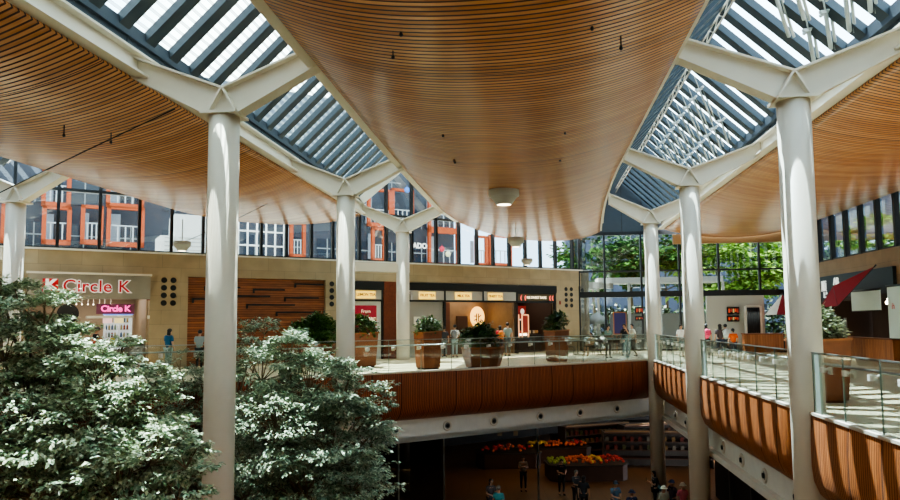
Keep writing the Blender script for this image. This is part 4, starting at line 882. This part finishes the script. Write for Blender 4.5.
for p, w, d, h, spec, place in (
    (onz(590, 482, LOWZ)+Vector((0, .9, 0)), 4.1, 1.7, .75, (('g', -.48, -.27, 26), ('o', -.28, .1, 46), ('y', .02, .2, 16), ('r', .15, .46, 34)), 'nearest fruit stand'),
    (onz(562, 464, LOWZ)+Vector((0, 1, 0)), 3.6, 1.6, .8, (('y', -.48, -.2, 18), ('o', -.25, .45, 44), ('r', .1, .45, 20)), 'fruit stand behind the nearest one'),
    (onz(510, 470, LOWZ)+Vector((0, 1, 0)), 3.6, 1.5, .8, (('r', -.45, .4, 26), ('o', -.3, .4, 14)), 'left fruit stand below the deck'),
    (onz(556, 455, LOWZ)+Vector((1.4, 1, 0)), 3.0, 1.2, 1.0, (('o', -.45, .4, 16), ('y', -.3, .45, 12)), 'farthest fruit stand')):
    stand(p, w, d, h, ('timber ' + place + ' in the lower hall')); pile(p, w, d, h+.06, spec, place)
# long produce shelves behind
def shelf(M, L, label):
    t = thing('produce_shelf', label, 'shelf', M); b = MB(); b.box(0, L, .8, .9, 0, 2.0); b.box(0, .06, 0, .9, 0, 2.0); b.box(L-.06, L, 0, .9, 0, 2.0); b.build('frame', mat('shelf_frame', (60, 50, 42), .6), t)
    for i, z in enumerate((.5, .95, 1.4, 1.85)):
        b = MB(); b.box(0, L, .1*i, .85, z, z+.05); b.build('shelf_board', CR, t)
    b = MB(); b.box(.1, L-.1, -.02, .04, 2.0, 2.08); b.build('light_strip', mat('strip', (120, 96, 66), .5, emit=.02), t)
    return t
for i, (px, py, L, r, lab) in enumerate(((604, 452, 6.0, -.10, 'dark produce shelf right of the fruit stands'), (566, 446, 4.5, .35, 'dark produce shelf behind the fruit stands'), (625, 444, 5.5, .25, 'dark produce shelf at the far right of the greengrocer'))):
    p = onz(px, py+16, LOWZ); M = T(*p) @ RZ(r); shelf(M, L, lab)
    for k in range(26):
        c = random.choice(((180, 60, 40), (200, 150, 70), (120, 130, 60), (190, 180, 160), (140, 80, 40))); b = MB(); b.box(-.09, .09, 0, .16, 0, .2); b.box(-.07, .07, .02, .14, .2, .24)
        tag(b.build('produce_box', mat('pb%d' % c[0], [x*.55 for x in c], .7), M=M @ T(.25+(k % 13)*(L-.5)/12, .1*(1+k//13)+.05, (.55, 1.0, 1.45)[1+k//13] if k//13 < 2 else 1.9)), 'small box of goods on the %s' % lab, 'box', 'boxes on the %s' % lab)
for i, px in enumerate((500, 516, 571, 577)):
    p = ony(px, 452, 41.5); b = MB(); b.box(-.13, .13, 0, .1, 0, -p.z*0+2.0); tag(b.build('pale_banner', mat('pale_banner', (120, 104, 76), .7), M=T(p.x, p.y, -5.0)), 'narrow pale upright strip at the back of the greengrocer', 'banner', 'pale upright strips at the back of the greengrocer')
t = thing('market_sign', 'dark sign with rows of reddish letters above the produce shelves', 'sign', T(*ony(637, 431, 44))); b = MB(); b.box(-1.3, 1.3, 0, .05, -.7, .7); b.build('panel', BLACK, t)
b = MB(); b.text('FRESH', .5, Matrix.Translation((0, -.04, .3)) @ XZ, .003); b.text('MARKET', .4, Matrix.Translation((0, -.04, -.3)) @ XZ, .003); b.build('lettering', mat('dim_red', (150, 100, 84), .6, emit=.25), t)
area(T(8, 38.5, -2.9), 7, 5, 22, (1, .8, .55), 'greengrocer_fill'); area(T(3, 35, -2.9), 4, 3, 9, (1, .8, .55), 'greengrocer_fill')  # added fill lights lifting the dim greengrocer, without visible fittings
# ------------------------------------------------------------------ people
def skin(name, joints, edges, mat_, sub=1):
    """one continuous surface grown over a posed skeleton"""
    me = bpy.data.meshes.new(name); keys = list(joints); ix = {k: i for i, k in enumerate(keys)}
    me.from_pydata([joints[k][0] for k in keys], [(ix[a], ix[b_]) for a, b_ in edges], [])
    o = bpy.data.objects.new(name, me); C.objects.link(o); o.modifiers.new('k', 'SKIN')
    for i, k in enumerate(keys):
        v = me.skin_vertices[0].data[i]; r = joints[k][1]; v.radius = r if isinstance(r, tuple) else (r, r); v.use_root = (i == 0)
    s = o.modifiers.new('s', 'SUBSURF'); s.levels = s.render_levels = sub
    bpy.context.view_layer.update(); dg = bpy.context.evaluated_depsgraph_get()
    m2 = bpy.data.meshes.new_from_object(o.evaluated_get(dg)); bpy.data.objects.remove(o); m2.name = name
    m2.materials.clear(); m2.materials.append(mat_)
    for p in m2.polygons: p.use_smooth = True
    return m2
SK = mat('skin', (196, 150, 122), .6); HAIR = mat('hair_black', (20, 17, 16), .5); HGR = mat('hair_grey', (120, 112, 104), .6)
def person(p, face, label, top, bottom, pose='stand', hair='short', h=1.66, hc=None, shoes=(60, 56, 54), hat=None, short=False):
    f = h/1.7; root = thing('person', label, 'person', T(*p) @ RZ(face) @ Matrix.Scale(f, 4))
    V = Vector; J = {}; sit = pose == 'sit'; dz = -.45 if sit else 0
    st = {'walk': .2}.get(pose, .03)
    J['pel'] = (V((0, 0, .95+dz)), (.135, .10)); J['spi'] = (V((0, 0, 1.12+dz)), (.115, .09)); J['che'] = (V((0, -.01, 1.32+dz)), (.15, .10)); J['nb'] = (V((0, 0, 1.44+dz)), (.07, .06)); J['nk'] = (V((0, -.005, 1.50+dz)), .05)
    tilt = -.05 if pose in ('look', 'phone', 'read') else -.015
    J['jaw'] = (V((0, -.02+tilt*.5, 1.555+dz)), (.062, .07)); J['hd'] = (V((0, -.01+tilt, 1.615+dz)), (.075, .09)); J['tp'] = (V((0, .0+tilt, 1.675+dz)), (.066, .078))
    E = [('pel', 'spi'), ('spi', 'che'), ('che', 'nb'), ('nb', 'nk'), ('nk', 'jaw'), ('jaw', 'hd'), ('hd', 'tp')]
    for s, n_ in ((-1, 'L'), (1, 'R')):
        sh = V((s*.17, 0, 1.40+dz)); el = V((s*.24, .03, 1.13+dz)); wr = V((s*.25, -.06, .90+dz))
        if pose == 'phone' and s == 1: el = V((s*.27, -.08, 1.16)); wr = V((s*.13, -.16, 1.48))
        if pose == 'look' : el = V((s*.22, -.08, 1.14)); wr = V((s*.1, -.3, 1.12))
        if pose == 'read': el = V((s*.23, -.06, 1.15)); wr = V((s*.07, -.27, 1.25))
        if pose == 'sit': el = V((s*.23, -.08, 1.14+dz)); wr = V((s*.12, -.3, 1.08+dz))
        if pose == 'walk': el = V((s*.24, .06*s, 1.14)); wr = V((s*.26, -.1*-s-.03, .92))
        J['sh'+n_] = (sh, .058); J['el'+n_] = (el, .042); J['wr'+n_] = (wr, (.026, .032)); E += [('che', 'sh'+n_), ('sh'+n_, 'el'+n_), ('el'+n_, 'wr'+n_)]
        d = (wr-el).normalized(); sd = d.cross(V((1, 0, 0))).normalized(); pm = wr+d*.06; J['pm'+n_] = (pm, (.022, .036)); E.append(('wr'+n_, 'pm'+n_))
        cu = V((-s, 0, 0)) if abs(d.z) > .5 else V((0, 0, -1))
        for i in range(4):
            b0 = pm+d*.035+sd*(-.03+.02*i); L_ = (.062, .072, .068, .052)[i]; k1 = b0+d*L_*.5; k2 = k1+(d*.8+cu*.6).normalized()*L_*.5
            J['f%d%s' % (i, n_)] = (b0, .0095); J['g%d%s' % (i, n_)] = (k1, .009); J['h%d%s' % (i, n_)] = (k2, .0075); E += [('pm'+n_, 'f%d%s' % (i, n_)), ('f%d%s' % (i, n_), 'g%d%s' % (i, n_)), ('g%d%s' % (i, n_), 'h%d%s' % (i, n_))]
        t1 = wr+d*.03-sd*.035+cu*.005; t2 = t1+d*.03-sd*.022+cu*.012; J['t1'+n_] = (t1, .011); J['t2'+n_] = (t2, .009); E += [('wr'+n_, 't1'+n_), ('t1'+n_, 't2'+n_)]
        hp = V((s*.09, 0, .9+dz)); kn = V((s*.1, -.02-st*(s+0.0), .5)); an = V((s*.1, .02-st*s*.3+(.12 if pose == 'walk' and s < 0 else 0), .09))
        if pose == 'walk': kn = V((s*.09, -.16*s if s > 0 else .02, .5)); an = V((s*.09, -.26 if s > 0 else .28, .1 if s > 0 else .14))
        if sit: hp = V((s*.09, 0, .49)); kn = V((s*.13, -.42, .52)); an = V((s*.13, -.42, .09))
        J['hp'+n_] = (hp, .088); J['kn'+n_] = (kn, .056); J['an'+n_] = (an, .04); to = an+V((s*.02, -.15, -.05)); J['to'+n_] = (to, (.035, .03)); E += [('pel', 'hp'+n_), ('hp'+n_, 'kn'+n_), ('kn'+n_, 'an'+n_), ('an'+n_, 'to'+n_)]
    me = skin('body', J, E, SK); o = bpy.data.objects.new('body', me); C.objects.link(o); o.parent = root
    bm = bmesh.new(); bm.from_mesh(me); me.materials.append(HAIR); hd = J['hd'][0]; b = MB(); b.bm.free(); b.bm = bm
    b.mi = 0; b.ball(hd+V((0, -.095, -.012)), .014, 1, (1, 1, 1.4))
    for s in (-1, 1): b.mi = 0; b.ball(hd+V((s*.078, .005, -.01)), .02, 1, (.5, 1, 1.5)); b.mi = 1; b.ball(hd+V((s*.03, -.082, .012)), .009, 1)
    b.mi = 1; b.ball(hd+V((0, -.083, -.052)), .012, 1, (1.8, .5, .5)); bm.to_mesh(me); bm.free()
    def part(nm, keys, mt, k, add=0, rep={}):
        JJ = {}
        for a in keys:
            q, r = J[a]; q = rep.get(a, q); r = tuple(x*k+add for x in r) if isinstance(r, tuple) else r*k+add; JJ[a] = (q, r)
        ed = [e for e in E if e[0] in keys and e[1] in keys]; m_ = skin(nm, JJ, ed, mt); o = bpy.data.objects.new(nm, m_); C.objects.link(o); o.parent = root; return o
    arm = {('el'+n_): J['sh'+n_][0].lerp(J['el'+n_][0], .8) for n_ in 'LR'}
    part('shirt', ['spi', 'pel', 'che', 'nb', 'shL', 'elL', 'shR', 'elR'], mat('cloth%d_%d_%d' % top, top, .8), 1.12, .012, arm)
    lg = {('an'+n_): (J['kn'+n_][0].lerp(J['an'+n_][0], .08) if short else J['kn'+n_][0].lerp(J['an'+n_][0], .9)) for n_ in 'LR'}
    part('trousers', ['pel', 'hpL', 'knL', 'anL', 'hpR', 'knR', 'anR'], mat('cloth%d_%d_%d' % bottom, bottom, .8), 1.06, .008, lg)
    b = MB()
    for n_ in 'LR':
        a, t_ = J['an'+n_][0], J['to'+n_][0]; b.ball((a+t_)/2+V((0, 0, -.025)), .06, 2, (.8, 2.1, .72))
    b.build('shoes', mat('shoe%d' % shoes[0], shoes, .6), root)
    b = MB(); c = hd+V((0, .018, .035))
    if hat: b.ball(c+V((0, -.01, .02)), .102, 2, (1, 1.12, .85)); b.lathe(c+V((0, -.03, -.005)), [(.1, 0), (.15, -.012), (.15, -.006), (.09, .02)], 16, False); b.build('hat', mat('hat%d' % hat[0], hat, .8), root); b = MB()
    b.ball(c, .097, 2, (1, 1.12, 1.0))
    if hair == 'long': b.ball(c+V((0, .045, -.12)), .085, 2, (1.05, .7, 1.7))
    if hair == 'tail': b.ball(c+V((0, .12, -.05)), .04, 2, (1, .9, 2.2))
    # keep the face clear of the hair
    for v in list(b.bm.verts):
        if v.co.y < hd.y-.03 and v.co.z < hd.z+.055: v.co.y = max(v.co.y, hd.y-.02); v.co.x *= .9
    b.build('hair', hc or HAIR, root)
    return root
def on_person(p, face, f, dx, dy, z): return T(*p) @ RZ(face) @ T(dx*f, dy*f, z*f)
def backpack(p, face, label, c, z=1.2):
    t = thing('backpack', label, 'backpack', on_person(p, face, 1, 0, .17, z)); b = MB(); b.ball((0, 0, 0), .17, 3, (.95, .6, 1.35)); b.build('bag', mat('bag%d_%d' % c[:2], c, .7), t)
    b = MB(); b.ball((0, .07, -.08), .1, 2, (1.1, .6, .8)); b.build('pocket', mat('bag%d_%d' % c[:2], c, .7), t)
    b = MB()
    for s in (-1, 1): b.tube((s*.11, -.06, .2), (s*.12, -.3, .12), .014, n=6); b.tube((s*.12, -.3, .12), (s*.12, -.1, -.15), .014, n=6)
    b.build('strap', mat('strapd', (60, 60, 60)), t)
def phone(M, label):
    b = MB(); b.box(-.035, .035, -.004, .004, -.07, .07); b.box(-.03, .03, -.006, -.004, -.06, .06); tag(b.build('phone', BLACK, M=M), label, 'phone')
BK, WHT = (28, 28, 32), (214, 212, 206)
q = fac(96, 330, 1.9)[0]; pp = W(FAC, q, 1.9, 0); person(pp, FA+1.2, 'person in black with a black cap inside the convenience store', (24, 24, 28), BK, 'read', h=1.72, hat=(20, 20, 22))
pp = fl(168, 371.5); person(pp, FA+2.2, 'person in a blue shirt and pale trousers holding a phone to the ear', (22, 84, 120), (150, 170, 165), 'phone', 'long'); phone(on_person(pp, FA+2.2, 1, .12, -.19, 1.55), 'phone held to the ear of the person in blue')
pp = fl(199, 370.5); person(pp, FA+2.6, 'person in pale grey top partly hidden by the large left column', (150, 160, 160), BK, 'look', h=1.6)
pp = fl(455, 357.5); person(pp, 2.9, 'person in a white shirt and pale jeans wearing a grey backpack outside the tea shop', (226, 228, 230), (170, 184, 190), 'look', h=1.68); backpack(pp, 2.9, 'grey backpack on the person in white outside the tea shop', (96, 98, 104))
pp = fl(444.5, 357); person(pp, 3.2, 'person in dark top beside the one with the grey backpack', (60, 60, 66), (120, 128, 130), 'stand', h=1.58)
pp = fl(500.5, 356); person(pp, 3.4, 'person in a red top before the tea shop', (190, 34, 50), (60, 50, 60), 'look', 'long', h=1.6); backpack(pp, 3.4, 'orange yellow bag on the person in red', (206, 120, 40), 1.15)
pp = fl(508, 356); person(pp, 3.5, 'tall person in pale grey green shirt beside the person in red', (138, 152, 144), (90, 96, 98), 'stand', h=1.76)
pp = fl(592, 355.5); person(pp, -1.0, 'seated person in a cream top with bare legs at the cafe table', (222, 206, 160), (40, 42, 44), 'sit', h=1.62, short=True)
pp = fl(608.5, 358); person(pp, .4, 'person in a grey green top and black trousers standing by the cafe tables', (96, 122, 112), (20, 22, 24), 'look', h=1.6)
pp = fl(625.5, 355.5); person(pp, -.7, 'person in black with raised arm behind the one in white', (30, 26, 32), BK, 'phone', 'long', h=1.64)
pp = fl(633, 357.5); person(pp, -1.4, 'person in a white shirt and dark trousers near the corner column', (222, 222, 208), (56, 52, 48), 'walk', h=1.66)
pp = fl(681.5, 357); person(pp, .4, 'person in white partly hidden behind the middle right column', (226, 222, 218), (180, 176, 170), 'stand', h=1.6)
for px, c, c2, lab, hr, bag in ((707, (170, 60, 80), BK, 'person with dark hair and pink top at the kiosk', 'long', ((230, 70, 110), 'pink backpack on the leftmost person at the kiosk')), (721, (70, 54, 56), (50, 60, 80), 'person in a dark sleeveless top at the kiosk', 'long', None), (726.5, (206, 210, 208), (60, 60, 66), 'person with a pale grey backpack at the kiosk', 'short', ((205, 208, 206), 'pale grey backpack in the middle of the group at the kiosk')), (734, (232, 96, 30), (60, 66, 80), 'shorter person in an orange shirt at the kiosk', 'tail', None)):
    pp = fl(px, 358.5 if px != 734 else 360); person(pp, 3.0, lab, c, c2, 'stand', hr, h=1.62 if px != 734 else 1.42)
    if bag: backpack(pp, 3.0, bag[1], bag[0])
# lower hall
def low(px, pyh, h=1.64):                    # stand where the top of the head shows
    return onz(px, pyh, LOWZ+h).xy.to_3d()+Vector((0, 0, LOWZ))
for px, py, fc, lab, c, c2, ps, hr, kw in (
    (490.5, 480, .4, 'dark haired woman in grey beside the person in teal below', (92, 84, 84), (60, 60, 64), 'look', 'long', {}),
    (498.5, 487, 2.6, 'grey haired person in a teal top at the lower edge', (70, 160, 165), (60, 60, 60), 'stand', 'short', {'hc': HGR}),
    (523, 457, .1, 'person in beige standing by the left fruit stand', (138, 118, 96), (30, 28, 28), 'read', 'short', {}),
    (561, 460, .2, 'person in black top and white trim standing before the nearest fruit stand', (26, 26, 28), (34, 32, 34), 'look', 'short', {}),
    (575.5, 471, .5, 'pale haired person in dark clothes left of the nearest fruit stand', (60, 56, 58), (40, 40, 44), 'look', 'short', {'hc': HGR}),
    (583.5, 477, 2.8, 'person in black and white beside the pale haired one', (52, 52, 56), (30, 30, 34), 'stand', 'long', {}),
    (615, 482, .3, 'broad person in a blue grey shirt and dark cap in the lower hall', (88, 112, 132), (60, 60, 66), 'look', 'short', {'hat': (52, 60, 74)}),
    (631.5, 491, .2, 'person in navy at the lower edge left of the corner column', (34, 44, 76), (40, 40, 44), 'stand', 'short', {'hat': (40, 46, 70)}),
    (654.5, 472, -1.6, 'woman in black reading a phone against the corner column below', (26, 28, 32), (34, 36, 40), 'read', 'long', {}),
    (663.5, 487, .3, 'person with a cream sun hat below the corner column', (196, 192, 170), (60, 60, 60), 'stand', 'short', {'hat': (226, 220, 196)}),
    (672, 481, -1.2, 'person in dark vest and navy cap between the two right columns', (54, 40, 52), (40, 40, 44), 'walk', 'short', {'hat': (44, 50, 82)}),
    (682.5, 484, .2, 'person in a pink and white shirt and white cap beside the middle right column', (214, 110, 122), (70, 60, 66), 'stand', 'short', {'hat': (226, 222, 220)})):
    pp = low(px, py); person(pp, fc, lab, c, c2, ps, hr, **kw)
    if px == 654.5:
        t = thing('shoulder_bag', 'teal bag hanging from the woman reading her phone', 'bag', on_person(pp, fc, 1, -.0, .2, .95)); b = MB(); b.ball((0, 0, 0), .16, 3, (1.2, .5, .9)); b.build('bag', mat('teal_bag', (84, 124, 130), .7), t); b = MB(); b.tube((-.12, 0, .1), (0, -.12, .5), .012, n=6); b.tube((.12, 0, .1), (0, -.12, .5), .012, n=6); b.build('strap', BLACK, t)
        phone(on_person(pp, fc, 1, 0, -.37, 1.33), 'phone read by the woman against the corner column')

# ------------------------------------------------------------------ light
sd = bpy.data.lights.new('sun', 'SUN'); sd.energy = SUN_E = 17.0; sd.angle = .009; sd.color = (1, .95, .86)
so = bpy.data.objects.new('sun', sd); C.objects.link(so); so.rotation_euler = Vector((-.16, .34, 1)).to_track_quat('Z', 'Y').to_euler()
w = bpy.data.worlds.new('sky'); bpy.context.scene.world = w; w.use_nodes = True; nt = w.node_tree; L = nt.links.new
bg = nt.nodes['Background']; tc = N(nt, 'ShaderNodeTexCoord'); no = N(nt, 'ShaderNodeTexNoise'); no.inputs['Scale'].default_value = 2.2; no.inputs['Detail'].default_value = 6
L(tc.outputs['Generated'], no.inputs['Vector']); rp = N(nt, 'ShaderNodeValToRGB'); rp.color_ramp.elements[0].position = .42; rp.color_ramp.elements[0].color = srgb(186, 212, 234); rp.color_ramp.elements[1].position = .6; rp.color_ramp.elements[1].color = srgb(255, 250, 240)
L(no.outputs['Fac'], rp.inputs[0]); L(rp.outputs[0], bg.inputs[0]); bg.inputs[1].default_value = 4.6
vs = bpy.context.scene.view_settings; vs.view_transform = 'AgX'; vs.look = 'AgX - Medium High Contrast'; vs.exposure = 1.55
